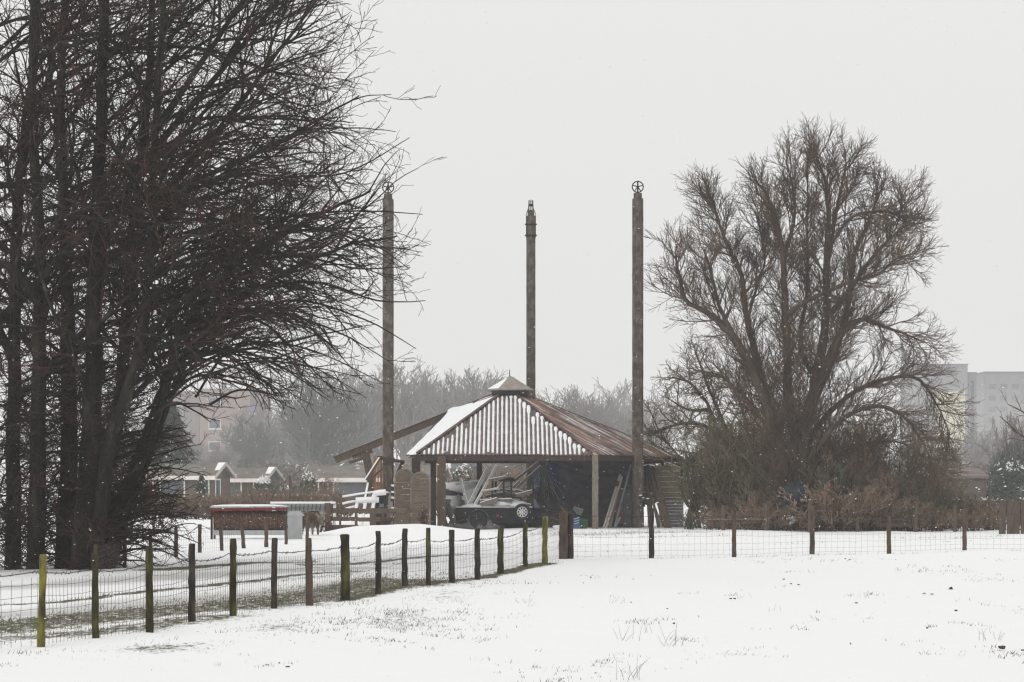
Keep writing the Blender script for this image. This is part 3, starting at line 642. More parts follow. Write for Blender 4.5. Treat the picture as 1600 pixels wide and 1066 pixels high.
# leaning slats and boards between grey post and right pole
for k, (a_, b_, wd, m_, lb) in enumerate([((943, 826), (969, 742), .07, WOOD_W, 'pale slat leaning outermost left against the tarpaulin, red band near its top'), ((947, 826), (972, 745), .07, WOOD_W, 'pale slat leaning just right of the outermost one'), ((960, 826), (986, 726), .06, mat('bluish_slat', (.22, .25, .3), (.12, .14, .17), 5), 'long bluish slat leaning highest of the slats'),
   ((953, 826), (966, 770), .08, WOOD_G, 'short grey slat leaning between the pale pair and the rusty panel'), ((962, 822), (975, 798), .05, WOOD_W, 'short thin stick leaning low before the rusty panel')]):
    o = sbeam('thin_lath', lb, P(*a_, 94.3), P(*b_, 95.5), wd, .05, m_, False, 'slat', 'slats leaning against the tarpaulin stack')
    if k == 0: q = MB().beam(P(963.5, 760, 95.2), P(966, 752, 95.3), .085, .065).build('red_band', REDP); q.parent = o
sbeam('rusty_panel', 'narrow rust brown panel leaning beside the pale slats', P(966, 818, 94.9), P(969, 768, 95.4), .26, .03, mat('rust_panel', (.16, .085, .055), (.09, .045, .035), 5), False, 'panel')
sbeam('dark_panel', 'dark purplish panel leaning against the right concrete pole', P(979, 822, 94.9), P(981, 764, 95.3), .32, .03, mat('dark_panel', (.085, .07, .075), (.045, .038, .042), 5), False, 'panel')
for k, (a_, b_, r_, lb) in enumerate([((1043, 832), (1012, 728), .10, 'thick brown log leaning in the middle of the right hand bundle'), ((1047, 829), (1020, 730), .09, 'brown log leaning at the right side of the bundle'), ((1036, 833), (1019, 782), .05, 'short snowy pole at the foot of the leaning logs'), ((1016, 828), (1008, 730), .07, 'grey pole leaning nearest the right concrete pole'), ((1030, 830), (1009, 735), .05, 'thin pole leaning behind the thick brown log')]):
    mb = MB().tube([P(*a_, 94.6), P((a_[0]+b_[0])/2+1, (a_[1]+b_[1])/2, 95.6), P(*b_, 96.9)], [r_, r_*.95, r_*.8], 9, jit=.06)
    o = mb.build('leaning_log', mat('log_bark', (.14, .10, .075), (.06, .042, .035), 6, stretch=(1, 1, .3)) if k != 2 else WOOD_W, None, True); tag(o, lb, 'log', 'logs leaning against the barn wall')
tp = thing('iron_hitch', 'rusty iron fitting on a post with snow caps, before the right concrete pole', 'iron fitting', P(1015, 830, 93.5))
MB().beam(P(1018, 830, 93.5), P(1016, 778, 93.5), .14, .14, up=(0, 1, 0)).build('stand', WOOD_D, tp)
for (a_, b_) in [((998, 779), (1022, 776)), ((999, 784), (1014, 789)), ((1003, 775), (1007, 792)), ((998, 792), (1012, 786))]: MB().beam(P(*a_, 93.4), P(*b_, 93.4), .07, .06).build('iron_arm', IRON, tp)
for x_, y_ in ((1001, 774), (1005, 778), (1012, 779)): MB().blob(P(x_, y_, 93.4), (.07, .05, .025), 8, 5).build('snow_cap', SNOW, tp, True)
# ---- arched fence panels
def arched(px0, px1, top, base, d, label, rz=0):
    A, B = P(px0, base, d), P(px1, base, d); wd = B.x-A.x; H = P(0, top, d).z; cx_ = (A.x+B.x)/2; H0 = H-.5*wd
    t = thing('arched_fence_panel', label, 'fence panel', (cx_, d, 0), 'arched wooden fence panels')
    bd = MB(); nb = 9; z = .12
    zz = .12; bh = (H-.12)/nb
    for k in range(nb):
        z0, z1 = .12+k*bh+.003, .12+(k+1)*bh-.003
        def hw(z): 
            if z <= H0: return wd/2-.03
            q = 1-((z-H0)/(H-H0+.01))**2; return (wd/2-.03)*math.sqrt(max(q, .02))
        bd.prism([(cx_-hw(z0), z0), (cx_+hw(z0), z0), (cx_+hw((z0+z1)/2), (z0+z1)/2), (cx_+hw(z1), z1), (cx_-hw(z1), z1), (cx_-hw((z0+z1)/2), (z0+z1)/2)], d-.015+.012*(k % 2), d+.02+.012*(k % 2))
    bd.build('panel_boards', mat('panel_wood', (.17, .135, .10), (.09, .07, .055), 7, stretch=(.6, 1, 5)), t)
    fr2 = MB(); pts = [(cx_-wd/2, d, .0), (cx_-wd/2, d, H0)]+[(cx_-wd/2*math.cos(a), d, H0+(H-H0+.02)*math.sin(a)) for a in [math.pi*k/14 for k in range(1, 14)]]+[(cx_+wd/2, d, H0), (cx_+wd/2, d, .0)]
    fr2.tube(pts, .03, 6).build('panel_frame', WOOD_G, t); return t
arched(642.5, 672, 739, 826, 91.5, 'arched brown fence panel standing upright beside the dark barn post')
arched(617, 647, 734, 826, 92.3, 'mossy arched fence panel half hidden behind the concrete pole')
# ---- stack of snowy planks behind the panels
st = thing('plank_stack', 'stack of dark planks with snow on each layer right of the left concrete pole', 'plank stack', P(630, 826, 94))
for k, (y_, s) in enumerate([(762, 1), (772, 0), (781, 1), (797, 0), (812, 1)]):
    MB().beam(P(613, y_, 93.6), P(650, y_+7, 93.4), .5, .10).build('plank', WOOD_D, st); MB().beam(P(614, y_-3.5, 93.5), P(649, y_+3.5, 93.3), .45, .06).build('snow_layer', SNOW, st)
for x_ in (617, 645): MB().beam(P(x_, 760, 93.7), P(x_, 828, 93.7), .08, .08, up=(0, 1, 0)).build('stake', WOOD_G, st)
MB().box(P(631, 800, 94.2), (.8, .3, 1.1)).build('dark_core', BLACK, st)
# ---- rail fence with gate
rf = thing('rail_fence', 'weathered wooden rail fence with upright posts before the barn', 'fence', (P(585, 0, 86).x, 86, 0)); d = 86.0
for (y_, hh) in ((799, .17), (812, .14), (826, .2)):
    MB().beam(P(508, y_-1, d), P(560, y_-1, d-.1), .05, hh).build('rail', WOOD_B, rf); MB().beam(P(560, y_, d-.1), P(668, y_-1, d), .05, hh).build('rail', mat('rail_wood', (.16, .13, .085), (.075, .06, .045), 6, stretch=(.6, 1, 5)), rf)
for (x_, t_, wd, ln) in [(512, 786, .20, 0), (531.5, 772, .07, 0), (556.5, 795, .09, 0), (582, 794, .18, 0), (607, 796, .10, 3), (640, 795, .08, 4), (662, 790, .14, 0), (598, 797, .08, 0)]:
    b_ = P(x_+ln*.5, 0, d-.08); b_.z = g(b_.x, b_.y)-.15; tp_ = P(x_-ln*.5, t_, d-.08); MB().beam(b_, tp_, wd, .09, up=(0, 1, 0)).build('fence_post', WOOD_B, rf)
MB().beam(P(497, 846, d), P(506, 812, d), .10, .08).build('prop', POSTR, rf)
MB().beam(P(514, 842, d-.2), P(535, 838, d-.2), .08, .10).build('ground_rail', WOOD_D, rf)
def berries(px0, px1, py0, py1, d, label, seed):
    r = random.Random(seed); T = Tubes(); t = thing('climbing_plant', label, 'climbing plant', P((px0+px1)/2, py1, d), 'red berried climbers on the rail fence')
    for k in range(26):
        p = P(r.uniform(px0, px1), py1, d-.15); T.add(walk(r, p, Vector((r.uniform(-.3, .3), 0, 1)).normalized(), (py1-py0)/F*d*r.uniform(.5, 1), 6, .35, Vector((0, 0, .3))), [.012, .011, .01, .009, .008, .007])
    T.build('stems', mat('vine', (.11, .05, .045), (.05, .03, .03), 3, bump=0), t, root_world(t)); mb = MB()
    for k in range(26):
        p = P(r.uniform(px0, px1), r.uniform(py0, py1), d-.2); mb.blob(p, (.014, .014, .014), 6, 4, 0)
    o = mb.build('berries', mat('berry', (.15, .04, .04), (.08, .03, .03), 4), t, True); o['kind'] = 'stuff'
berries(599, 608, 790, 830, 86, 'red berried climber on the rail fence beside the concrete pole', 1); berries(656, 668, 792, 822, 86, 'red berried climber at the right end of the rail fence', 2); berries(508, 519, 806, 836, 86, 'red berried climber on the gate post next to the shaggy sheep', 3)
# ---- snow covered slatted rack
rk = thing('slatted_rack', 'slatted rack thick with snow leaning behind the rail fence', 'rack', P(570, 826, 88)); d = 88.0
for (x_, w2) in ((551, 0), (564, 0), (577, 0)):
    MB().beam(P(x_-1, 830, d-.3), P(x_+8, 783, d+.1), .08, .05).build('slat', WOOD_D, rk); MB().beam(P(x_-1, 829, d-.36), P(x_+8, 781, d+.04), .10, .06).build('slat_snow', SNOW, rk)
for k, (a_, b_, rr_) in enumerate([((556, 782), (592, 781), .10), ((583, 772), (603, 769), .10), ((583, 783), (586, 772), .09), ((535, 776), (590, 768), .035), ((535, 787), (556, 783), .04), ((535, 797), (556, 791), .04)]): MB().tube([P(*a_, d), P((a_[0]+b_[0])/2, (a_[1]+b_[1])/2-.5, d), P(*b_, d)], rr_, 8).build('snowy_bar', SNOW, rk, True)
bb = thing('black_bin', 'black bin with a snow cap behind the rail fence', 'bin', P(596, 826, 88.6))
MB().lathe((bb.location.x, 88.6, 0), [(0, .02), (.2, .02), (.24, P(0, 776, 88.6).z), (.27, P(0, 774, 88.6).z), (.27, P(0, 771, 88.6).z), (0, P(0, 770, 88.6).z)], 16).build('bin_body', BLACK, bb, True)
MB().blob((bb.location.x, 88.6, P(0, 770, 88.6).z), (.27, .27, .06), noise=.1).build('snow_cap', SNOW, bb, True); MB().box((bb.location.x+.02, 88.3, P(0, 790, 88).z), (.16, .02, .12)).build('sticker', GREYT, bb)
ld = thing('wooden_ladder', 'orange brown wooden ladder standing left of the concrete pole', 'ladder', P(591, 826, 96))
for x_ in (585.5, 595): MB().beam(P(x_+2, 826, 96), P(x_, 713, 96.5), .09, .05, up=(0, 1, 0)).build('ladder_stile', WOOD_O, ld)
for k in range(9): MB().beam(P(586, 718+k*12, 96.2), P(596, 718+k*12, 96.2), .04, .04).build('rung', WOOD_O, ld)
MB().beam(P(590.5, 716, 96.4), P(591, 770, 96.2), .05, .03, up=(0, 1, 0)).build('ladder_slat', WOOD_O, ld)
for (a_, b_, lb) in [((572, 750), (594, 716), 'snowy pole slanting up to the bracket on the left concrete pole'), ((574, 753), (598, 732), 'dark branch slanting right, crossing the orange ladder'), ((570, 788), (577, 752), 'thin upright pole of the tripod left of the ladder'), ((592, 812), (578, 756), 'dark pole of the tripod, foot to the right')]:
    sbeam('tripod_pole', lb, P(*a_, 94.2), P(*b_, 94.4), .09, .07, WOOD_B, a_[0] in (572, 570), 'pole', 'poles propped left of the barn')
# ---- cold frame
cf = thing('cold_frame', 'low white framed glass cold frame with a snowy top rail', 'cold frame', (P(475, 0, 90).x, 90, 0)); d = 90
gl = mat('dull_glazing', (.40, .44, .43), (.32, .36, .36), 3, .35, bump=0); WP = mat('white_paint', (.75, .75, .73), (.6, .6, .58), 5)
zt_, zb_ = P(0, 787, d).z, .08
MB().add([P(438, 787, d+.3), P(512, 787, d+.3), (P(522, 0, d).x, d-.5, zb_), (P(428, 0, d).x, d-.5, zb_), P(438, 787, d+.34), P(512, 787, d+.34), (P(522, 0, d).x, d-.46, zb_), (P(428, 0, d).x, d-.46, zb_)], [(0, 1, 2, 3), (7, 6, 5, 4), (0, 4, 5, 1), (1, 5, 6, 2), (2, 6, 7, 3), (3, 7, 4, 0)]).build('glazing', gl, cf)
for k in range(13): x_ = 437+k*6.4; MB().beam(P(x_, 788, d+.25), (P(x_-3, 0, d).x, d-.55, zb_), .025, .03, up=(0, 1, 0)).build('glazing_bar', WOOD_G, cf)
MB().beam(P(423, 785.5, d), P(524, 785.5, d), .3, .07).build('top_rail', SNOW, cf); MB().beam(P(424, 787.5, d+.02), P(523, 787.5, d+.02), .28, .03).build('rail_board', WOOD_G, cf)
for x_ in (428, 523): MB().beam(P(x_, 788, d), (P(x_-1, 0, d).x, d, 0), .10, .1, up=(0, 1, 0)).build('frame_post', WP, cf)
MB().beam(P(433, 788, d), (P(438, 0, d).x, d, 0), .14, .05, up=(0, 1, 0)).build('end_board', WOOD_B, cf)
# ---- hay feeder
d = 75.5; fd = thing('hay_feeder', 'long red hay feeder packed with old hay under a snowy lid', 'feeder', (P(395, 0, d).x, d, 0)); x0, x1 = P(332, 0, d).x, P(450, 0, d).x
pl = MB(); zc_ = .52; vs = []; nsg = 60; nr = 20; ph = random.Random(4)
for i_ in range(nsg+1):
    for k in range(nr):
        a = 2*math.pi*k/nr; rr_ = .34*(1+ph.uniform(-.07, .07)); vs.append((x0+.06+(x1-x0-.12)*i_/nsg, d+rr_*math.cos(a), zc_+rr_*.95*math.sin(a)))
pl.add(vs, [(i_*nr+k, i_*nr+(k+1) % nr, (i_+1)*nr+(k+1) % nr, (i_+1)*nr+k) for i_ in range(nsg) for k in range(nr)]+[tuple(range(nr)), tuple(range(nsg*nr, nsg*nr+nr))]).build('hay_roll', HAY, fd)
MB().beam((x0, d-.36, .875), (x1, d-.36, .895), .05, .06).build('top_rail', REDP, fd); MB().beam((x0, d-.36, .20), (x1, d-.36, .20), .05, .14).build('bottom_tray', GALV, fd)
for x_ in (x0+.02, x1-.02): MB().beam((x_, d-.36, -.05), (x_, d-.36, .85), .06, .06, up=(0, 1, 0)).build('leg', IRON, fd)
MB().beam((x0+.02, d+.36, -.05), (x0+.02, d+.36, .85), .06, .06, up=(0, 1, 0)).build('leg', REDP, fd)
for k in range(1, 8): xx = x0+(x1-x0)*k/8; MB().beam((xx, d-.365, .24), (xx, d-.365, .82), .012, .012, up=(0, 1, 0)).build('feed_bar', IRON, fd)
MB().beam((x0+.02, d-.30, .80), (x0+.35, d-.30, .60), .03, .04).build('brace', REDP, fd)
lid = MB(); lid.prism([(x0-.02, .93), (x1+.02, .95), (x1+.02, .99), (x0-.02, .97)], d-.42, d+.42); lid.build('lid', GALV, fd)
MB().blob(((x0+x1)/2, d, .985), ((x1-x0)/2, .42, .045), 24, 8, .06).build('lid_snow', SNOW, fd, True)
ep = MB(); ex0, ex1 = P(450, 0, d).x, P(474, 0, d).x; h1 = P(0, 806, d).z; h2 = P(0, 800, d).z
ep.prism([(ex0-.02, .02), (ex1, .02), (ex1, h1), (ex1-.14, h2), (ex0+.09, h2), (ex0-.02, h1)], d-.40, d-.36)
for k in range(9): xx = ex0+(ex1-ex0)*(k+.5)/9; ep.beam((xx, d-.405, .03), (xx, d-.405, h1-.03), .02, .012, up=(0, 1, 0))
ep.build('end_panel', GALV, fd); MB().prism([(ex0-.03, h1), (ex1+.02, h1), (ex1-.12, h2+.02), (ex0+.09, h2+.02)], d-.42, d+.35).build('end_cap', GALV, fd)
#=PART3
# ================================================================== sheep
def skin_body(name, pts, edges, radii, m, root, sub=2):
    me = bpy.data.meshes.new(name); me.from_pydata([tuple(Vector(p)-root_world(root)) for p in pts], edges, [])
    o = bpy.data.objects.new(name, me); col.objects.link(o); o.parent = root; me.materials.append(m)
    md = o.modifiers.new('skin', 'SKIN'); md.use_smooth_shade = True
    for i_, r_ in enumerate(radii): me.skin_vertices[0].data[i_].radius = (r_, r_) if not isinstance(r_, tuple) else r_
    me.skin_vertices[0].data[0].use_root = True
    ss = o.modifiers.new('sub', 'SUBSURF'); ss.levels = sub; ss.render_levels = sub; return o
d = 80.0; X = lambda px: P(px, 0, d).x
Zy = lambda py: P(0, py, d).z
sh = thing('shaggy_sheep', 'shaggy brown horned sheep feeding with lowered head beside the rail fence post', 'sheep', (X(488), d, g(X(488), d)))
WOOL = mat('wool', (.30, .23, .185), (.10, .075, .06), 14, .95, c3=(.12, .09, .07), bump=1)
ca, sa = .74, -.67; g0_ = g(X(487), d)
def S(t, z, q=0): return Vector((X(486)+ca*t-sa*q, d+sa*t+ca*q, z+g0_))
pts = [S(-.05, .57), S(-.16, .575), S(-.27, .56), S(-.36, .52), S(.07, .575), S(.18, .57), S(.27, .56), S(.35, .54), S(.43, .48), S(.49, .40), S(.54, .32), S(-.41, .40)]
edges = [(0, 1), (1, 2), (2, 3), (0, 4), (4, 5), (5, 6), (6, 7), (7, 8), (8, 9), (9, 10), (3, 11)]; rad = [.20, .195, .175, .11, .195, .18, .145, .105, .085, .065, .045, .03]
for (h_, t_) in ((2, -.27), (5, .18)):
    for q in (-1, 1):
        k = len(pts); pts += [S(t_, .36, q*.11), S(t_+.01, .21, q*.115), S(t_-.01 if h_ == 2 else t_+.01, .03, q*.115)]; edges += [(h_, k), (k, k+1), (k+1, k+2)]; rad += [.08, .04, .034]
body = skin_body('body', pts, edges, rad, WOOL, sh)
T = Tubes(); r = random.Random(5)                # shaggy coat of hanging locks
for k in range(4200):
    a = r.uniform(-.35, math.pi+.35) if r.random() < .8 else r.uniform(0, 6.283); t_ = r.uniform(-.40, .34); rr_ = .20*math.sqrt(max(.12, 1-abs((t_+.03)/.42)**3)); p = S(t_, .57-max(0, t_-.2)*.3+rr_*math.sin(a), rr_*math.cos(a))
    q = (S(0, 0, math.cos(a)*.7)-S(0, 0)+Vector((r.uniform(-.3, .3), r.uniform(-.3, .3), math.sin(a)*.5-.75))).normalized(); T.add(walk(r, p, q, r.uniform(.05, .13), 4, .25, Vector((0, 0, -1))), [.011, .009, .006, .002])
o = T.build('fleece', WOOL, sh, root_world(sh)); o['kind'] = 'stuff'
for s in (-1, 1):
    MB().tube([S(.40, .55, s*.05), S(.37, .64, s*.09), S(.38, .70, s*.15), S(.44, .71, s*.20), S(.50, .67, s*.21)], [.034, .031, .025, .017, .006], 8).build('horn', mat('horn', (.32, .26, .19), (.2, .15, .11), 12), sh, True)
    MB().blob(S(.41, .49, s*.13), (.05, .05, .025), 8, 6, 0).build('ear', WOOL, sh, True)
    MB().blob(S(.475, .445, s*.068), (.014, .014, .014), 8, 6, 0).build('eye', BLACK, sh, True)
MB().blob(S(.555, .30), (.04, .04, .03), 8, 6, 0).build('muzzle', BLACK, sh, True)

# ================================================================== fences
def post(mb, x, y, zt, r_, lean=0, n=8, z0=None):
    z0 = (g(x, y)-.25) if z0 is None else z0; K = 11; pts = []; rr_ = []
    for k in range(K+1):
        f = k/K; pts.append((x+lean*f*zt+rng.uniform(-.004, .004), y+rng.uniform(-.004, .004), z0+(zt-z0)*f)); rr_.append(r_*(1.08-.14*f)*rng.uniform(.96, 1.04))
    pts.append((pts[-1][0], pts[-1][1], zt+.012)); rr_.append(r_*.72)
    return mb.tube(pts, rr_, n, jit=.11)
WID = [12, 11, 12, 11, 11, 10, 11, 15, 9, 9, 8, 9, 9, 10, 8, 9, 14]
nf = thing('wire_fence', 'mossy posted sheep fence of wire mesh curving along the near field edge from the left', 'fence', (FENCE[8][0], FENCE[8][1], 0))
tops = []
for k, ((px, pb, pt_), (x, y)) in enumerate(zip(POSTS, FENCE)):
    zt = CZ-(pt_-HY)/F*y; wd = WID[k]/F*y; mb = MB(); lean = [.03, 0, -.005, 0, 0, .01, -.02, -.01, 0, .008, 0, 0, 0, 0, .01, .01, .01][k]
    mm = {0: MOSSY, 15: MOSSY, 3: POSTD, 5: POSTD, 6: POSTR, 8: POSTD, 10: MOSS, 12: POSTD, 16: POSTR}.get(k, MOSS if k < 8 or k > 12 else POSTD)
    o = post(mb, x, y, zt, wd/2, lean).build('fence_post', mm, nf, True); tops.append(Vector((x, y, zt)))
    if k == 0: o['label'] = 'bright yellow green mossy post'
    if k == 16: o['label'] = 'thick corner post'
mb = MB(); x, y = G(891, 873); post(mb, x, y+.1, CZ-(805-HY)/F*y, .07).build('fence_post', POSTD, nf, True)
def mesh_wires(seq, nvert, hs_, root, wob=.012, r_=.0022, topw=.82, leftext=None):
    """seq: list of (x,y,ztop); stays and horizontals"""
    V = MB(); H = MB(); B = MB(); r = random.Random(9)
    for a_, b_ in zip(seq[:-1], seq[1:]):
        L2 = math.hypot(b_[0]-a_[0], b_[1]-a_[1]); dirx, diry = (b_[0]-a_[0])/L2, (b_[1]-a_[1])/L2
        za, zb2 = g(a_[0], a_[1]), g(b_[0], b_[1]); ta, tb = a_[2]*topw, b_[2]*topw; sag = .02+r.uniform(0, .03)
        def at(t, f): 
            x, y = a_[0]+(b_[0]-a_[0])*t, a_[1]+(b_[1]-a_[1])*t; zg = za+(zb2-za)*t+.02; ztt = ta+(tb-ta)*t-sag*4*t*(1-t); return Vector((x-diry*.05, y+dirx*.05, zg+(ztt-zg)*f))
        K = 13; 
        for f in hs_:
            pts = [at(k/(K-1), f)+Vector((0, 0, r.uniform(-.006, .006))) for k in range(K)]; H.tube(pts, r_*1.1, 3, cap=False)
        pts = [at(k/(K-1), 1.0)+Vector((0, 0, r.uniform(-.006, .006))) for k in range(K)]; B.tube(pts, r_*2.1, 4, cap=False)
        for k in range(int(L2/.13)):                       # barbs
            p = at(r.random(), 1.0); B.tube([p-Vector((.012, 0, .018)), p+Vector((.012, 0, .018))], r_*1.3, 3, cap=False)
        nv = nvert(L2); bow = r.uniform(-1, 1)
        for k in range(nv):
            t = (k+.5)/nv; w0 = wob*(math.sin(k*.5+bow*4)+r.uniform(-.5, .5)); pts = []
            for q in range(5):
                f = q/4; p = at(t, f*.93); s = w0*math.sin(math.pi*f*1.6); pts.append(p+Vector((dirx*s, diry*s, 0)))
            V.tube(pts, r_, 3, cap=False)
    o1 = V.build('wire_stays', WIRE, root); o1['kind'] = 'stuff'; H.build('line_wires', WIRE, root); B.build('top_wire', BARB, root)
seq = [(-5.9, 22.6, .9)]+[(p.x, p.y, p.z) for p in tops]
mesh_wires(seq, lambda L_: max(12, int(14+L_*1.5)), (.1, .3, .5, .68, .84), nf, r_=.0024)
RP = [(1018, 873, 795, 8), (1147, 870, 806, 7), (1269, 867, 790, 8), (1389, 865, 807, 7), (1507, 862, 797, 7), (1622, 861, 799, 7)]
rf2 = thing('wire_fence', 'square meshed wire fence on brown posts crossing the field right of the thick corner post', 'fence', (*G(1269, 867), 0)); seq = [(tops[-1].x+.05, tops[-1].y, tops[-1].z*.95)]
for px, pb, pt_, wd in RP:
    x, y = G(px, pb); zt = CZ-(pt_-HY)/F*y; post(MB(), x, y, zt, wd/F*y/2).build('fence_post', POSTD if px < 1100 else POSTR, rf2, True); seq.append((x, y, zt*0+.92))
mesh_wires(seq, lambda L_: int(L_/.17), (.04, .16, .32, .5, .7, .86), rf2, wob=.006, r_=.0019, topw=1.0)
mf = thing('wire_fence', 'leaning posts and thin wire mesh running back past the red hay feeder', 'fence', (*G(312, 866), 0)); seq = []
for px, pb, pt_, ln in [(150, 905, 852, 0), (195, 888, 832, 0), (235, 880, 828, 0), (275, 872, 823, 0), (312, 866, 820, 0), (347, 862, 820, -.05), (382.5, 858, 816, -.12), (416, 855, 812, .0), (447, 851, 806, 0), (480, 846, 802, 0)]:
    x, y = G(px, pb); zt = CZ-(pt_-HY)/F*y; post(MB(), x, y, zt, 6/F*y/2 if px < 440 else 5/F*y/2, ln).build('fence_post', POSTR, mf, True); seq.append((x, y, zt))
mesh_wires(seq[:-3], lambda L_: int(L_/.22), (.15, .4, .65, .85), mf, wob=.01, r_=.0018, topw=.9)
# post-and-rail line behind, at the foot of the willow
bf = thing('post_fence', 'low grey posts with a rail in the brush under the willow', 'fence', (P(1270, 0, 90).x, 90, 0))
for px, t_, b_ in [(1130, 790, 830), (1197, 788, 830), (1265, 786, 829), (1340, 788, 830), (1431, 784, 830), (1492, 790, 829)]:
    x = P(px, 0, 88.5).x; post(MB(), x, 88.5, CZ-(t_-HY)/F*88.5, .06).build('fence_post', WOOD_B, bf)
MB().beam(P(1378, 820, 88.2), P(1424, 821, 88.2), .1, .12).build('rail', WOOD_D, bf); MB().beam(P(1100, 812, 88.3), P(1200, 811, 88.3), .02, .025).build('rail', WOOD_G, bf)
# palisade on the right
pa = thing('board_fence', 'fence of tall brown boards at the right edge under the bare branch', 'fence', (P(1585, 0, 85).x, 85, 0))
for k, (px, t_, wd) in enumerate([(1566, 783, .22), (1578, 786, .20), (1588, 783, .22), (1600, 782, .22), (1611, 784, .22), (1622, 784, .2)]):
    MB().beam((P(px, 0, 85).x, 85, -.1), P(px, t_, 85), wd, .06, up=(0, 1, 0)).build('board', mat('board_brown', (.12, .088, .065), (.065, .048, .038), 6, stretch=(2, 2, .5)), pa)
MB().beam(P(1558, 800, 85.1), P(1630, 800, 85.1), .05, .08).build('rail', WOOD_D, pa)

# ================================================================== trees
UP = Vector((0, 0, 1))
def px_limb(r, spec, d, rad, thick, tw, cfg, lv=0, sides=9, smooth_n=5):
    """spec: photo points (px,py[,depth offset]); limb given true depth by its offsets"""
    P0 = [P(s[0], s[1], d+(s[2] if len(s) > 2 else 0)) for s in spec]; pts = []; n = len(P0)
    for i in range(n-1):
        a, b = P0[i], P0[i+1]; pa_ = P0[max(i-1, 0)]; pn = P0[min(i+2, n-1)]
        for k in range(smooth_n):
            t = k/smooth_n; t2, t3 = t*t, t*t*t
            pts.append((a*2+(b-pa_)*t+(pa_*2-a*5+b*4-pn)*t2+(a*3-pa_-b*3+pn)*t3)*.5)
    pts.append(P0[-1]); K = len(pts)
    pts = [p+rvec(r)*rad[0]*.12*(0 if i == 0 else 1) for i, p in enumerate(pts)]
    rr = [rad[0]+(rad[1]-rad[0])*(k/(K-1))**.8 for k in range(K)]
    thick.add(pts, rr, sides); spawn(r, pts, rr, lv, cfg, tw, thick); return pts, rr
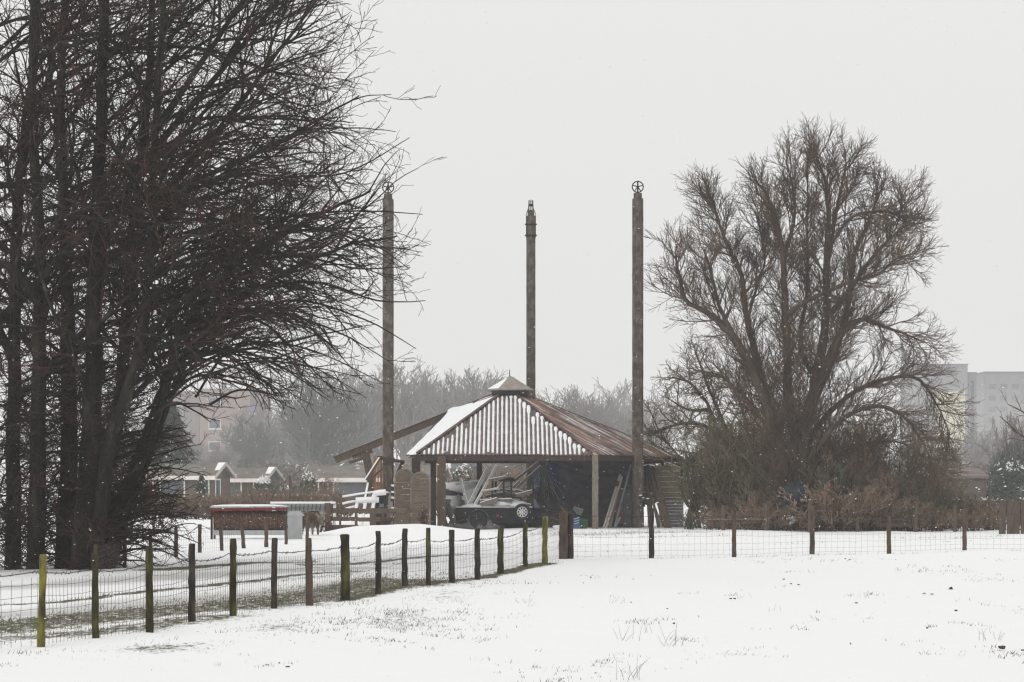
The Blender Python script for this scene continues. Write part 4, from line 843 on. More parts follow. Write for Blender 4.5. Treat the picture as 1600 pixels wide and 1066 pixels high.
# ---- big dark tree on the left
def left_tree():
    r = random.Random(21); D = 49.0; t = thing('bare_tree', 'huge dark many stemmed leafless tree with sweeping twiggy branches at the left edge', 'tree', (P(110, 0, D).x, D, 0))
    th, tw = Tubes(), Tubes()
    def env(p, dd, q):                            # the crown's outer edge, in metres, with the ragged outline of a real one
        xl = -2.45+.4*math.sin(p.z*2.3)+.3*math.sin(p.z*5.1+1)+q.uniform(-1.3, .7)-max(0, p.z-9.3)*.45
        return max(0, (xl-p.x)/max(dd.x, .25)) if dd.x > -.3 else 9
    floor = lambda x: 2.75+max(0, x+7.2)*.17
    tw_ = dict(n=4.3, len=.40, ang=42, r=.0056, rmin=.0040, K=4, wander=.30, trop=Vector((0, 0, .25)), t0=.1)
    ter = dict(n=2.9, len=.95, ang=40, r=.011, rmin=.0055, K=7, wander=.24, trop=Vector((0, 0, .22)), t0=.10)
    sec = dict(n=2.0, len=2.4, ang=40, r=.021, rmin=.0065, K=10, env=env, wander=.20, floor=lambda x: floor(x)-.25, trop=Vector((.02, 0, -.02)), t0=.12, sides=4)
    prim = dict(n=2.45, env=env, floor=floor, len=6.9, ang=60, r=.046, rmin=.006, K=18, wander=.11, trop=Vector((.03, 0, -.12)), t0=.22, sides=6, thick=True, bias=Vector((.55, 0, .1)),
                sel=lambda p, dd: (p.z > 2.9) and (dd.x > -.35 or p.x > -10 and r.random() < .35) and not (p.z < 4.6 and dd.z < .15))
    cfg = [prim, sec, ter, tw_]
    stems = [([(-60, 895, 0), (-50, 600, .4), (-30, 300, .8), (-20, 0, 1.0), (0, -160, 1)], (.17, .05)),
     ([(20, 892, .3), (22, 600, .5), (30, 300, .3), (55, 60, 0), (50, -160, 0)], (.17, .05)),
     ([(55, 893, -.2), (60, 640, -.4), (62, 400, -.5), (50, 150, -.8), (60, -160, -1)], (.19, .06)),
     ([(100, 895, .1), (108, 640, .4), (104, 400, .9), (95, 180, 1.2), (110, -160, 1.5)], (.21, .06)),
     ([(128, 895, -.3), (145, 620, -.6), (150, 400, -.6), (160, 120, -.3), (165, -160, 0)], (.24, .07)),
     ([(135, 893, .6), (185, 640, 1.0), (205, 400, 1.4), (230, 160, 1.6), (240, -160, 2)], (.18, .05)),
     ([(150, 893, -.4), (170, 700, -.8), (215, 560, -1.2), (235, 380, -1.4), (245, 150, -1.8), (270, -160, -2)], (.17, .04)),
     ([(165, 890, 0), (190, 790, 0), (225, 700, .2), (262, 590, .3), (285, 520, .3), (360, 420, .2), (470, 350, .1), (580, 300, 0)], (.20, .018)),
     ([(160, 890, .4), (205, 780, .8), (240, 690, 1.2), (275, 600, 1.3), (320, 520, 1.4), (420, 440, 1.5), (540, 385, 1.6), (620, 370, 1.6)], (.13, .014)),
     ([(215, 560, -1.2), (250, 500, -1.5), (330, 440, -2.0), (440, 400, -2.2), (560, 400, -2.3)], (.10, .014)),
     ([(20, 560, .4), (-10, 500, .6), (-60, 430, .8)], (.12, .05)), ([(60, 470, -.6), (20, 420, -1.0), (-60, 400, -1.4)], (.12, .05)),
     ([(0, 500, 0), (60, 440, -.6), (150, 350, -1.2), (260, 300, -1.6), (420, 230, -2), (560, 150, -2.2)], (.11, .014)),
     ([(205, 400, 1.4), (260, 300, 1.8), (360, 180, 2), (450, 60, 2.1), (540, -60, 2.1)], (.10, .016)),
     ([(150, 400, -.6), (230, 250, -1.2), (330, 130, -1.6), (420, 20, -1.9), (500, -90, -2)], (.10, .016)),
     ([(245, 200, -1.6), (340, 60, -1.8), (420, -60, -2)], (.08, .02))]
    main = dict(prim)
    for k, (sp, rd) in enumerate(stems):
        c = cfg if k < 7 else [dict(prim, n=2.4, len=3.6, ang=38, r=.032, t0=.35, K=11, sides=4), sec, ter, tw_]
        if k in (10, 11): c = [dict(prim, n=1.5, len=3, ang=40, r=.03, t0=.2, K=10, sides=4), sec, ter, tw_]
        px_limb(r, sp, D, rd, th, tw, c, 0, 9, 6)
    # long hanging sprays that close the underside of the crown
    for (a, b, c_, e_) in [((255, 600), (380, 540), (480, 545), (600, 600)), ((290, 540), (420, 490), (530, 520), (615, 570)), ((300, 520), (450, 470), (570, 500), (650, 545)), ((330, 470), (480, 440), (590, 470), (665, 470)),
            ((230, 640), (300, 590), (370, 590), (440, 610)), ((225, 660), (270, 630), (300, 640), (330, 660)), ((300, 430), (450, 400), (560, 420), (640, 415)), ((300, 380), (450, 340), (560, 330), (660, 335)), ((260, 330), (430, 280), (540, 270), (640, 215)), ((280, 500), (400, 500), (470, 560), (520, 610)), ((250, 560), (330, 540), (400, 590), (440, 640))]:
        dz = r.uniform(-2, 2); px_limb(r, [(a[0], a[1], dz*.6), (b[0], b[1], dz), (c_[0], c_[1], dz), (e_[0], e_[1], dz)], D, (.040, .007), th, tw, [dict(sec, n=2.7, len=1.3, t0=.2), dict(ter, len=.6), tw_], 0, 5, 5)
    for k in range(26):
        x0_, y0_ = r.uniform(225, 330), r.uniform(330, 640); f = r.uniform(.55, 1); x3 = min(x0_+r.uniform(150, 330), 640-max(0, y0_-560)*2.6); y3 = min(y0_+r.uniform(-60, 130), 622 if x3 > 330 else 700); ym = min(y0_, y3)-r.uniform(10, 60)*f; dz = r.uniform(-2.4, 2.4)
        px_limb(r, [(x0_, y0_, dz*.5), (x0_+(x3-x0_)*.35, ym, dz), (x0_+(x3-x0_)*.72, ym+(y3-ym)*.4, dz), (x3, y3, dz)], D, (.030, .006), th, tw, [dict(sec, n=2.4, len=1.1, t0=.15), dict(ter, len=.55), tw_], 0, 5, 5)
    # low brushy shoots round the base
    low = [dict(n=4.2, len=.62, ang=40, r=.012, rmin=.005, K=7, wander=.22, trop=Vector((.02, 0, -.10)), t0=.15), dict(n=7, len=.28, ang=40, r=.007, rmin=.004, K=4, wander=.25, trop=Vector((0, 0, .1)), t0=.1)]
    for k in range(300):
        px0 = r.uniform(-60, 180); z = r.uniform(.05, 3.8); p = Vector((P(px0, 0, D).x, D+r.uniform(-1.0, 1.0), z)); az = r.uniform(-2.2, 2.2); dd = Vector((math.cos(az)*1, math.sin(az), r.uniform(-.1, .9))).normalized()
        ln = r.uniform(.8, 1.9)*(1 if z < 2.2 else .8); ch = walk(r, p, dd, ln, 10, .15, Vector((.12, 0, -.28))); ra = [.02-.014*j/9 for j in range(10)]; th.add(ch, ra, 4); spawn(r, ch, ra, 0, low, tw, th)
    for k in range(56):                                   # arching shoots reaching right, low down
        z = r.uniform(.2, 2.6); p = Vector((P(r.uniform(150, 215), 0, D).x, D+r.uniform(-.7, .7), z)); dd = Vector((1, r.uniform(-.5, .5), r.uniform(.1, .9))).normalized()
        ch = walk(r, p, dd, r.uniform(.8, 1.45), 10, .13, Vector((.1, 0, -.35))); ra = [.022-.015*j/9 for j in range(10)]; th.add(ch, ra, 4); spawn(r, ch, ra, 0, low, tw, th)
    # ivy-like dense short shoots hugging the stems
    hug = [dict(n=9, len=.22, ang=50, r=.006, rmin=.004, K=4, wander=.3, trop=Vector((0, 0, .1)), t0=.1)]
    for k in range(3800):
        sp = stems[r.randrange(0, 8)][0]; f = r.random()**(1.6)*(len(sp)-1.001)*.72; i = int(f); f -= i; a, b = sp[i], sp[i+1]; p = P(a[0]+(b[0]-a[0])*f, a[1]+(b[1]-a[1])*f, D+a[2]+(b[2]-a[2])*f)
        q = rvec(r); ch = walk(r, p+q*.18, (q+UP*.3).normalized(), r.uniform(.2, .55), 5, .3, Vector((0, 0, -.2))); ra = [.008]*5; tw.add(ch, ra, 3); spawn(r, ch, ra, 0, hug, tw, th)
    th.build('trunk', BARKL, t, t.location); tw.build('crown', TWIGL, t, t.location); print('left tree', sum(len(v)*k[0] for k, v in tw.b.items()))
left_tree()
# ---- willow on the right
def willow():
    r = random.Random(5); D = 92.0; t = thing('willow_tree', 'broad bare old willow with upswept twigs standing right of the barn', 'tree', (P(1240, 0, D).x, D, 0)); th, tw = Tubes(), Tubes()
    up = Vector((0, 0, .42))
    twg = dict(n=8.2, len=.56, ang=34, r=.0088, rmin=.0058, K=5, wander=.18, trop=up*1.3, t0=.12)
    ter = dict(n=7.0, len=1.05, ang=38, r=.0135, rmin=.007, K=7, wander=.18, trop=up, t0=.12)
    sec = dict(n=4.6, len=1.95, ang=40, r=.028, rmin=.009, K=9, wander=.18, trop=up*.7, t0=.15, sides=4)
    limbs = [
     ([(1235, 835, 0), (1228, 740, 0), (1205, 660, -.2), (1180, 590, -.6), (1150, 530, -1), (1105, 490, -1.2), (1072, 470, -1.3), (1062, 432, -1.5), (1056, 400, -1.6)], (.42, .04), [sec, ter, twg]),
     ([(1232, 835, .3), (1215, 700, .5), (1190, 590, .8), (1168, 500, 1.0), (1158, 430, 1.2), (1140, 390, 1.3), (1120, 340, 1.4), (1116, 315, 1.5)], (.34, .03), [sec, ter, twg]),
     ([(1150, 530, -1), (1125, 480, -1.4), (1112, 430, -1.6), (1100, 390, -1.8)], (.16, .04), [sec, ter, twg]),
     ([(1240, 835, .1), (1240, 700, .2), (1232, 600, .2), (1228, 520, 0), (1225, 440, -.1), (1222, 390, -.1), (1212, 340, -.2), (1190, 290, -.3)], (.40, .05), [sec, ter, twg]),
     ([(1225, 400, 0), (1240, 350, .2), (1240, 300, .4), (1228, 250, .5)], (.14, .04), [sec, ter, twg]),
     ([(1248, 835, 0), (1255, 700, 0), (1275, 590, 0), (1290, 500, .1), (1292, 420, .2), (1294, 340, .3), (1288, 280, .3), (1275, 240, .3)], (.44, .03), [sec, ter, twg]),
     ([(1292, 420, .2), (1305, 340, .5), (1315, 290, .7), (1322, 255, .8)], (.16, .03), [sec, ter, twg]),
     ([(1275, 590, 0), (1250, 540, 1.2), (1262, 450, 1.6), (1262, 360, 1.8), (1262, 260, 1.8)], (.20, .03), [sec, ter, twg]),
     ([(1262, 650, .2), (1300, 560, .5), (1325, 480, .8), (1335, 400, 1), (1360, 340, 1.2), (1375, 300, 1.3)], (.30, .03), [sec, ter, twg]),
     ([(1290, 500, .1), (1330, 450, -.4), (1365, 400, -.8), (1392, 372, -1), (1415, 352, -1.2)], (.20, .03), [sec, ter, twg]),
     ([(1294, 390, .2), (1330, 340, -.5), (1375, 330, -.8), (1400, 334, -1), (1410, 325, -1)], (.12, .025), [sec, ter, twg]),
     ([(1230, 490, -.3), (1262, 470, -.5), (1330, 440, -1), (1370, 430, -1.3), (1400, 405, -1.6), (1420, 398, -1.6)], (.17, .03), [sec, ter, twg]),
     ([(1275, 600, 0), (1310, 530, -.3), (1345, 500, -.6), (1380, 510, -.9), (1415, 522, -1.2), (1445, 535, -1.4)], (.24, .02), [sec, ter, dict(twg)]),
     ([(1255, 700, .2), (1300, 640, .6), (1360, 600, 1.1), (1420, 588, 1.5), (1448, 606, 1.8), (1470, 645, 2), (1485, 680, 2)], (.20, .02), [dict(sec, len=1.9, trop=up*.2), dict(ter, trop=up*.2), twg]),
     ([(1250, 740, -.2), (1310, 660, -.7), (1370, 635, -1.2), (1410, 650, -1.6), (1440, 690, -1.8), (1462, 735, -1.8)], (.17, .025), [dict(sec, len=1.6, trop=up*.1), dict(ter, len=1, trop=up*.1), twg]),
     ([(1240, 740, 0), (1330, 700, .6), (1400, 690, 1), (1450, 720, 1.4)], (.12, .02), [dict(sec, len=1.4, trop=up*.1), dict(ter, len=.9), twg]),
     ([(1215, 700, .3), (1180, 640, .8), (1130, 590, 1.2), (1090, 580, 1.4)], (.14, .02), [dict(sec, len=1.7), ter, twg]),
     ([(1168, 500, 1.0), (1185, 440, 1.3), (1195, 400, 1.4), (1180, 330, 1.5)], (.10, .03), [sec, ter, twg])]
    for sp, rd, cfg in limbs: px_limb(r, sp, D, (rd[0]*.62, rd[1]*.8), th, tw, cfg, 0, 9, 5)
    # epicormic shoots up the lower trunk
    sh_ = [dict(n=3.2, len=.8, ang=30, r=.009, rmin=.006, K=6, wander=.18, trop=up*.6, t0=.15), dict(n=3.5, len=.4, ang=35, r=.007, rmin=.005, K=4, wander=.2, trop=up*.5, t0=.1)]
    for k in range(300):
        px0 = 1242+r.gauss(0, 40); z = r.uniform(.1, 6.0); p = Vector((P(px0, 0, D).x, D+r.uniform(-.7, .7), z)); a = r.uniform(-math.pi, math.pi); dd = Vector((math.cos(a)*.8, math.sin(a)*.8, .8)).normalized()
        ch = walk(r, p, dd, r.uniform(1.0, 2.4), 9, .14, up*.5); ra = [.018-.009*j/8 for j in range(9)]; tw.add(ch, ra, 3); spawn(r, ch, ra, 0, sh_, tw, th)
    th.build('trunk', BARKR, t, t.location); tw.build('crown', TWIGR, t, t.location); print('willow', sum(len(v)*k[0] for k, v in tw.b.items()))
willow()
# ---- hawthorn between barn and willow
def hawthorn():
    r = random.Random(8); D = 90.5; t = thing('hawthorn_tree', 'crooked mossy thorn tree spreading between the barn wall and the willow', 'tree', (P(1100, 0, D).x, D, 0)); th, tw = Tubes(), Tubes()
    z0 = Vector((0, 0, .0)); tg = dict(n=8, len=.34, ang=55, r=.011, rmin=.007, K=4, wander=.32, trop=Vector((0, 0, .1)), t0=.08); te = dict(n=6.4, len=.8, ang=50, r=.016, rmin=.009, K=6, wander=.3, trop=Vector((0, 0, .1)), t0=.1); se = dict(n=4.2, len=1.5, ang=50, r=.035, rmin=.012, K=8, wander=.24, trop=Vector((0, 0, .12)), t0=.15, sides=4)
    D = 99.0; L_ = [([(1075, 835, 0), (1082, 790, 0), (1100, 740, .1), (1120, 690, .2), (1110, 640, .2), (1080, 600, .2), (1050, 590, .2)], (.16, .03)), ([(1150, 835, .3), (1148, 760, .3), (1140, 700, .2), (1125, 650, 0), (1105, 600, -.2), (1085, 545, -.3)], (.17, .03)),
      ([(1140, 700, .2), (1100, 665, -.4), (1050, 665, -.8), (1020, 680, -1)], (.10, .025)), ([(1148, 760, .3), (1170, 700, .8), (1160, 640, 1.1), (1135, 590, 1.3)], (.12, .03)), ([(1120, 690, .2), (1090, 710, -.5), (1050, 745, -1), (1020, 690, -1)], (.09, .02)),
      ([(1145, 735, .2), (1120, 720, -.6), (1085, 730, -1.1), (1040, 690, -1.2), (1015, 640, -1.2)], (.09, .02)), ([(1105, 640, .2), (1075, 640, .8), (1040, 620, 1.2)], (.08, .02)), ([(1148, 740, .3), (1190, 690, -.6), (1210, 640, -1)], (.10, .02)), ([(1148, 800, .3), (1110, 770, -.5), (1085, 775, -.9)], (.08, .02))]
    for sp, rd in L_: px_limb(r, sp, D, rd, th, tw, [se, te, tg], 0, 7, 5)
    th.build('trunk', BARKR, t, t.location); tw.build('crown', HAWT, t, t.location)
hawthorn()
# ---- generic bare tree / bush prototypes, grown at the origin
def proto(name, seed, H, R_, crown_m, trunk_m, fork=.25, tr=.18, nl=7, dens=1.0, kinds=3, tw_r=.012, upk=.25, shrub=False):
    r = random.Random(seed); t = thing(name, '', 'tree'); th, tw = Tubes(), Tubes(); up = Vector((0, 0, upk))
    s = H/10
    tg = dict(n=3.2*dens/s, len=.9*s, ang=34, r=tw_r, rmin=tw_r*.8, K=4, wander=.16, trop=up, t0=.1); te = dict(n=2.2*dens/s, len=1.8*s, ang=38, r=tw_r*1.6, rmin=tw_r, K=5, wander=.15, trop=up, t0=.12); se = dict(n=1.6*dens/s, len=3.0*s, ang=44, r=.05*s+tw_r, rmin=tw_r*1.3, K=7, wander=.14, trop=up, t0=.15, sides=4)
    cfg = [se, te, tg] if kinds == 3 else [te, tg]
    for k in range(nl):
        a = 2*math.pi*k/nl+r.uniform(-.3, .3); rr_ = R_*r.uniform(.25, 1)*(.35 if k == 0 else 1); hh = H*(1-.35*(rr_/R_)**2)*r.uniform(.85, 1)
        b0_ = Vector((r.uniform(-1, 1)*R_*.35, r.uniform(-1, 1)*R_*.35, -.1)) if shrub else Vector((0, 0, -.1)); fz = H*fork*r.uniform(.6, 1.4)
        pts_ = [b0_, Vector((b0_.x*1.05+math.cos(a)*rr_*.12, b0_.y*1.05+math.sin(a)*rr_*.12, fz))]
        for q in range(1, 6): f = q/5; pts_.append(Vector((b0_.x+math.cos(a)*rr_*(.12+.75*f**.9)+r.uniform(-.2, .2)*s, b0_.y+math.sin(a)*rr_*(.12+.75*f**.9)+r.uniform(-.2, .2)*s, fz+(hh*.86-fz)*f)))
        ra = [tr*(1-.86*q/6) for q in range(7)]; th.add(pts_, ra, 6); spawn(r, pts_, ra, 0, cfg, tw, th)
    th.build('trunk', trunk_m, t, (0, 0, 0)); tw.build('crown', crown_m, t, (0, 0, 0)); return t
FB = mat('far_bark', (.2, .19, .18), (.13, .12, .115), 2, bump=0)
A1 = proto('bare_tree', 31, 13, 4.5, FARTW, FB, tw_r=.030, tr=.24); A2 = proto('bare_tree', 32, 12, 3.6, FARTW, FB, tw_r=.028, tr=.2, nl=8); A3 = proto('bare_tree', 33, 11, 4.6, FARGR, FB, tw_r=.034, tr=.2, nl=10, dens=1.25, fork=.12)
B1 = proto('bare_bush', 41, 3.2, 2.0, BRUSH, WOOD_D, tw_r=.012, tr=.04, nl=26, shrub=True, kinds=2, dens=1.2, fork=.15); B2 = proto('bare_bush', 42, 2.4, 1.8, BRUSHG, WOOD_D, tw_r=.013, tr=.04, nl=26, shrub=True, kinds=2, dens=1.3, upk=.1, fork=.12); B3 = proto('bare_bush', 43, 1.5, 1.5, BRUSH, WOOD_D, tw_r=.010, tr=.02, nl=30, shrub=True, kinds=2, dens=1.0, fork=.1)
B4 = proto('tangled_shrub', 44, 5.4, 2.6, HAWT, BARKR, tw_r=.012, tr=.06, nl=20, shrub=True, kinds=3, dens=.72, upk=.12, fork=.12); B5 = proto('tangled_shrub', 45, 5.0, 2.4, mat('russet_twigs', (.36, .215, .14), (.13, .095, .07), .7, .9, bump=0), BARKR, tw_r=.011, tr=.05, nl=20, shrub=True, kinds=3, dens=.72, upk=.35, fork=.1)
used = set(); TOPSC = {}
def place(pr, px, d, top=None, label='', cat=None, group=None, sc_=None, wide=1.0, rz=None, base=None):
    o = pr if pr.name not in used else copy_tree(pr); used.add(pr.name) if o is pr else None
    x = (px-800)/F*d; H = {A1: 12.2, A2: 11.3, A3: 10.4, B1: 3.1, B2: 2.3, B3: 1.5, B4: 5.4, B5: 5.1}[pr]
    z = CZ+(HY-top)/F*d; s = sc_ or z/H
    o.location = (x, d, g(x, d) if d < 130 else 0); o.scale = (s*wide, s*wide, s); o.rotation_euler = (0, 0, rz if rz is not None else rng.uniform(0, 6.28))
    o['label'] = label; o['category'] = cat or ('tree' if pr in (A1, A2, A3) else 'bush'); 
    if group: o['group'] = group
    return o
GF = 'hazy bare trees behind the allotments'
far = [(A3, 500, 215, 575, 'rounded greenish bare tree, darkest of the hazy row behind the cottages', 1.0), (A1, 548, 260, 560, 'tall pale bare tree just right of the greenish rounded tree', .9), (A2, 585, 268, 566, 'hazy bare tree right behind the left concrete pole', 1), (A1, 632, 262, 556, 'tall hazy bare tree just right of the left concrete pole', 1),
 (A2, 672, 270, 574, 'hazy bare tree halfway between the left pole and the barn cupola', 1.1), (A1, 712, 262, 572, 'broad hazy bare tree left of the barn cupola', 1.05), (A2, 745, 255, 566, 'hazy bare tree nearest the left side of the cupola', 1), (A3, 770, 262, 590, 'low hazy tree directly behind the cupola', 1.1), (A1, 800, 280, 600, 'low faint tree behind the barn apex', 1),
 (A2, 868, 205, 598, 'brownish bare tree right of the cupola and rear pole', 1.25), (A1, 905, 210, 602, 'brownish bare tree above the rusty roof side', 1.2), (A2, 940, 225, 622, 'low brownish bare tree before the right concrete pole', 1.3), (A1, 962, 340, 590, 'very faint pale tree far behind, left of the right concrete pole', 1.4), (A2, 1012, 330, 600, 'very faint tree right of the right concrete pole', 1.3),
 (A2, 430, 300, 612, 'faint bare tree between the brick flats and the greenish tree', 1.2), (A1, 455, 250, 640, 'low hazy tree left of the greenish rounded tree', 1.2), (A3, 395, 235, 655, 'low hazy tree in front of the brick flats', 1.2), (A1, 345, 225, 690, 'low bare tree behind the cottage ridge', 1.3), (A2, 300, 230, 680, 'low bare tree at the foot of the brick flats', 1.4),
 (A1, 240, 260, 640, 'faint tree seen through the dark stems at the left', 1.2), (A2, 180, 280, 630, 'faint tree behind the brushy foot of the big dark tree', 1.2), (A1, 60, 290, 640, 'faint tree at the far left behind the stems', 1.3),
 (A1, 1590, 150, 640, 'bare tree standing at the right edge behind the board fence', 1.0), (A3, 1572, 130, 700, 'small snow dusted grey green tree above the board fence', .9), (A1, 1480, 190, 690, 'low bare tree right of the willow before the yellow flats', 1.1), (A2, 1535, 230, 660, 'hazy low tree before the right blocks of flats', 1.3), (A2, 1420, 210, 680, 'hazy tree hidden behind the willow branches', 1.3), (A1, 1330, 220, 660, 'hazy tree behind the willow trunk', 1.3), (A2, 1120, 230, 650, 'hazy tree behind the thorn tree', 1.3)]
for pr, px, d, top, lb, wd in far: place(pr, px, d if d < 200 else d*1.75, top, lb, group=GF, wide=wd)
# brush and bushes
for pr, px, d, tp_, lb in [(B4, 1112, 95.5, 625, 'tangled green tinged shrub nearest the barn corner'), (B5, 1130, 95.5, 640, 'tangled russet shrub behind the thorn tree'), (B4, 1172, 94, 600, 'tangled green tinged shrub left of the willow trunk'), (B5, 1218, 94.5, 590, 'tangled russet shrub before the willow trunk'), (B5, 1275, 94.5, 600, 'tangled russet shrub right of the willow trunk'), (B4, 1318, 95, 590, 'tangled green tinged shrub under the right hand willow limbs'),
    (B5, 1350, 93.5, 640, 'tangled russet shrub under the arching willow limb'), (B4, 1395, 95, 632, 'tangled green tinged shrub under the drooping willow limb'), (B5, 1432, 96, 680, 'tangled russet shrub at the right side of the willow'), (B4, 1470, 97, 715, 'low tangled green tinged shrub before the brown shed')]:
    place(pr, px, d, tp_, lb, cat='shrub', group='tangled shrubs round the willow', wide=.8)
GB = 'bare bushes at the foot of the willow'
bl = ['at the barn wall corner', 'under the thorn tree', 'right of the thorn tree trunk', 'left of the willow trunk', 'in front of the willow trunk', 'beside the blue bundle', 'right of the willow trunk', 'under the low willow limb', 'beneath the drooping willow branch', 'left of the dark rail', 'behind the dark rail', 'right of the dark rail', 'before the brown shed', 'right of the brown shed', 'left of the board fence', 'against the board fence', 'at the right edge']
bx = [1078, 1105, 1140, 1185, 1212, 1235, 1285, 1318, 1350, 1380, 1408, 1436, 1465, 1492, 1522, 1550, 1590]
bt = [792, 785, 775, 755, 705, 740, 700, 690, 702, 720, 725, 745, 752, 755, 765, 770, 765]
for k, (px, tp_, lb) in enumerate(zip(bx, bt, bl)):
    place([B2, B1, B2, B1][k % 4], px, 91.5+(k % 3)*1.2, tp_, ('brown' if k % 2 else 'green tinged')+' bare bush '+lb, group=GB, wide=rng.uniform(.75, 1.0))
for k, (px, tp_) in enumerate([(1310, 735), (1345, 750), (1378, 770), (1405, 768), (1440, 780), (1475, 785), (1510, 788), (1540, 785), (1270, 765), (1205, 775), (1165, 785), (1120, 790)]):
    place(B3, px, 89.6+(k % 2)*.5, tp_, 'low twiggy scrub in front, '+['under the willow limb', 'below the green bush', 'behind the long rail', 'over the rail end', 'by the middle grey post', 'below the brown shed', 'right of the shed', 'near the board fence', 'right of the blue bundle', 'left of the willow foot', 'by the second grey post', 'by the first grey post'][k], group='low scrub along the field edge', wide=1.15)
GL = 'rough brown growth before the cottages'
for k in range(30):
    px = 225+k*10.6+rng.uniform(-4, 4); d = [128, 136, 122][k % 3]
    place([B3, B1][k % 2], px, d, rng.uniform(757, 772) if px > 365 else rng.uniform(764, 776), 'rough brown growth in the band before the cottages', group=GL, wide=1.5)
for k, (px, d, tp_, lb) in enumerate([(478, 150, 733, 'snow flecked bush left of the third cottage'), (640, 150, 742, 'bush behind the arched panels'), (720, 140, 728, 'bush seen under the barn eave above the snowy roll'), (700, 130, 745, 'bush right of the brown barn post'), (760, 135, 720, 'bush behind the rear barn post'), (430, 140, 745, 'bush before the second cottage'), (800, 130, 730, 'bush behind the trailer load'), (20, 110, 770, 'bush at the far left behind the stems'), (100, 120, 760, 'bush behind the big dark tree'), (170, 115, 765, 'bush right of the dark stems'), (560, 140, 765, 'low bush left of the ladder')]):
    place([B1, B2][k % 2], px, d, tp_, lb, group='bushes round the allotments', wide=1.4)
# hanging branch at the right edge
def edge_tree():
    r = random.Random(77); D = 84.; t = thing('bare_tree', 'bare tree just outside the right edge reaching in with thin forked branches', 'tree', (P(1660, 0, D).x, D, 0)); th, tw = Tubes(), Tubes()
    a = dict(n=2.6, len=.9, ang=38, r=.018, rmin=.008, K=6, wander=.14, trop=Vector((0, 0, .2)), t0=.1); b = dict(n=4, len=.4, ang=36, r=.009, rmin=.006, K=4, wander=.14, trop=Vector((0, 0, .2)), t0=.1)
    for sp, rd in [([(1660, 840, 0), (1658, 740, 0), (1650, 640, .2), (1640, 520, .3)], (.16, .05)), ([(1658, 740, 0), (1625, 700, 0), (1595, 680, 0), (1562, 650, 0)], (.07, .012)), ([(1655, 720, 0), (1625, 670, .3), (1600, 645, .4), (1575, 632, .5)], (.06, .012)), ([(1658, 760, 0), (1620, 730, -.3), (1590, 712, -.4)], (.05, .012))]: px_limb(r, sp, D, rd, th, tw, [a, b], 0, 6, 5)
    th.build('trunk', BARKR, t, t.location); tw.build('crown', TWIGR, t, t.location)
edge_tree()
# conifers
def conifer(px, d, top, R_, label, m, seed, snow=True):
    r = random.Random(seed); x = (px-800)/F*d; H = CZ+(HY-top)/F*d; t = thing('conifer', label, 'conifer', (x, d, 0)); MB().tube([(x, d, 0), (x, d, H*.9)], [.12, .03], 7).build('trunk', WOOD_D, t)
    V = MB(); S = MB()
    for k in range(1500):
        f = r.random()**.8; z = H*(.06+.94*f); rad = R_*(1-f)**.8*r.uniform(.45, 1.08)*(1+.15*math.sin(z*9)); a = r.uniform(0, 6.283); c = Vector((x+rad*math.cos(a), d+rad*math.sin(a), z-.12*rad)); s = r.uniform(.06, .14)*max(H/3, .8)
        o_ = Vector((math.cos(a), math.sin(a), -.5)).normalized(); sd_ = Vector((-math.sin(a), math.cos(a), 0)); mb = S if (snow and r.random() < .12) else V; mb.add([c-sd_*s*.6, c+o_*s*1.2, c+sd_*s*.6, c-o_*s*.5+UP*s*.4], [(0, 1, 2), (0, 2, 3)])
    V.build('crown', m, t); 
    if S.v: S.build('snow_on_boughs', SNOW, t)
CON = mat('conifer_green', (.05, .075, .045), (.022, .035, .024), 2, bump=0)
conifer(315, 148, 741, .85, 'small pointed conifer dusted with snow before the first cottage', CON, 3)
conifer(268, 200, 628, 3.2, 'tall dark hazy spruce showing beside the stems of the big tree', CON, 4, False)
# trimmed hedge and snowy shrub clumps
def hedge(px0, px1, top, d, dep, label, m, name='hedge', snow=.3, base=0.0):
    r = random.Random(int(px0)); x0_, x1_ = P(px0, 0, d).x, P(px1, 0, d).x; H = P(0, top, d).z; t = thing(name, label, 'hedge' if name == 'hedge' else 'scrub' if name == 'scrub_belt' else 'shrub', ((x0_+x1_)/2, d, 0)); V, S = MB(), MB(); n = int(700*(x1_-x0_)*H/3*(.7 if name == 'scrub_belt' else 1))+300; big = 2.2 if name == 'scrub_belt' else 1
    for k in range(n):
        c = Vector((r.uniform(x0_, x1_), d+r.uniform(-dep, dep), r.uniform(base, 1)**.8*H)); 
        if name == 'snowy_shrub':
            u = (c.x-x0_)/(x1_-x0_)*2-1; c.z = base*H+(c.z-base*H)*math.sqrt(max(0, 1-u*u*.9))
        c.z *= 1-(.25*r.random() if name == 'scrub_belt' else 0); c.z *= (.86+.14*math.sin(c.x*.9)*math.sin(c.x*.37+1)) if name == 'scrub_belt' else 1; q = rvec(r)*r.uniform(.05, .12)*big; w2 = rvec(r)*r.uniform(.03, .07)*big; (S if (c.z > H*(.9 if name == 'hedge' else .78 if name == 'snowy_shrub' else 2) and r.random() < snow*2) or r.random() < snow*.12 else V).add([c-q, c+w2, c+q, c-w2], [(0, 1, 2), (0, 2, 3)])
    V.build('leaves', m, t)
    if S.v: S.build('snow_cover', SNOW, t)['kind'] = 'stuff'
HG = mat('hedge_leaf', (.07, .075, .045), (.035, .036, .026), 2, bump=0)
hedge(366, 520, 772, 132, .5, 'long clipped hedge with a thin line of snow before the cottages', mat('hedge_brown', (.11, .085, .06), (.06, .045, .035), 2, bump=0), snow=.35)
hedge(393, 432, 743, 146, .5, 'round shrub with a thick snow cap before the second cottage', HG, 'snowy_shrub', .5); hedge(432, 458, 756, 142, .5, 'low green shrub with snow right of the snow capped one', HG, 'snowy_shrub', .4); hedge(466, 496, 735, 146, .6, 'spiky shrub frosted white left of the third cottage', HG, 'snowy_shrub', .3)
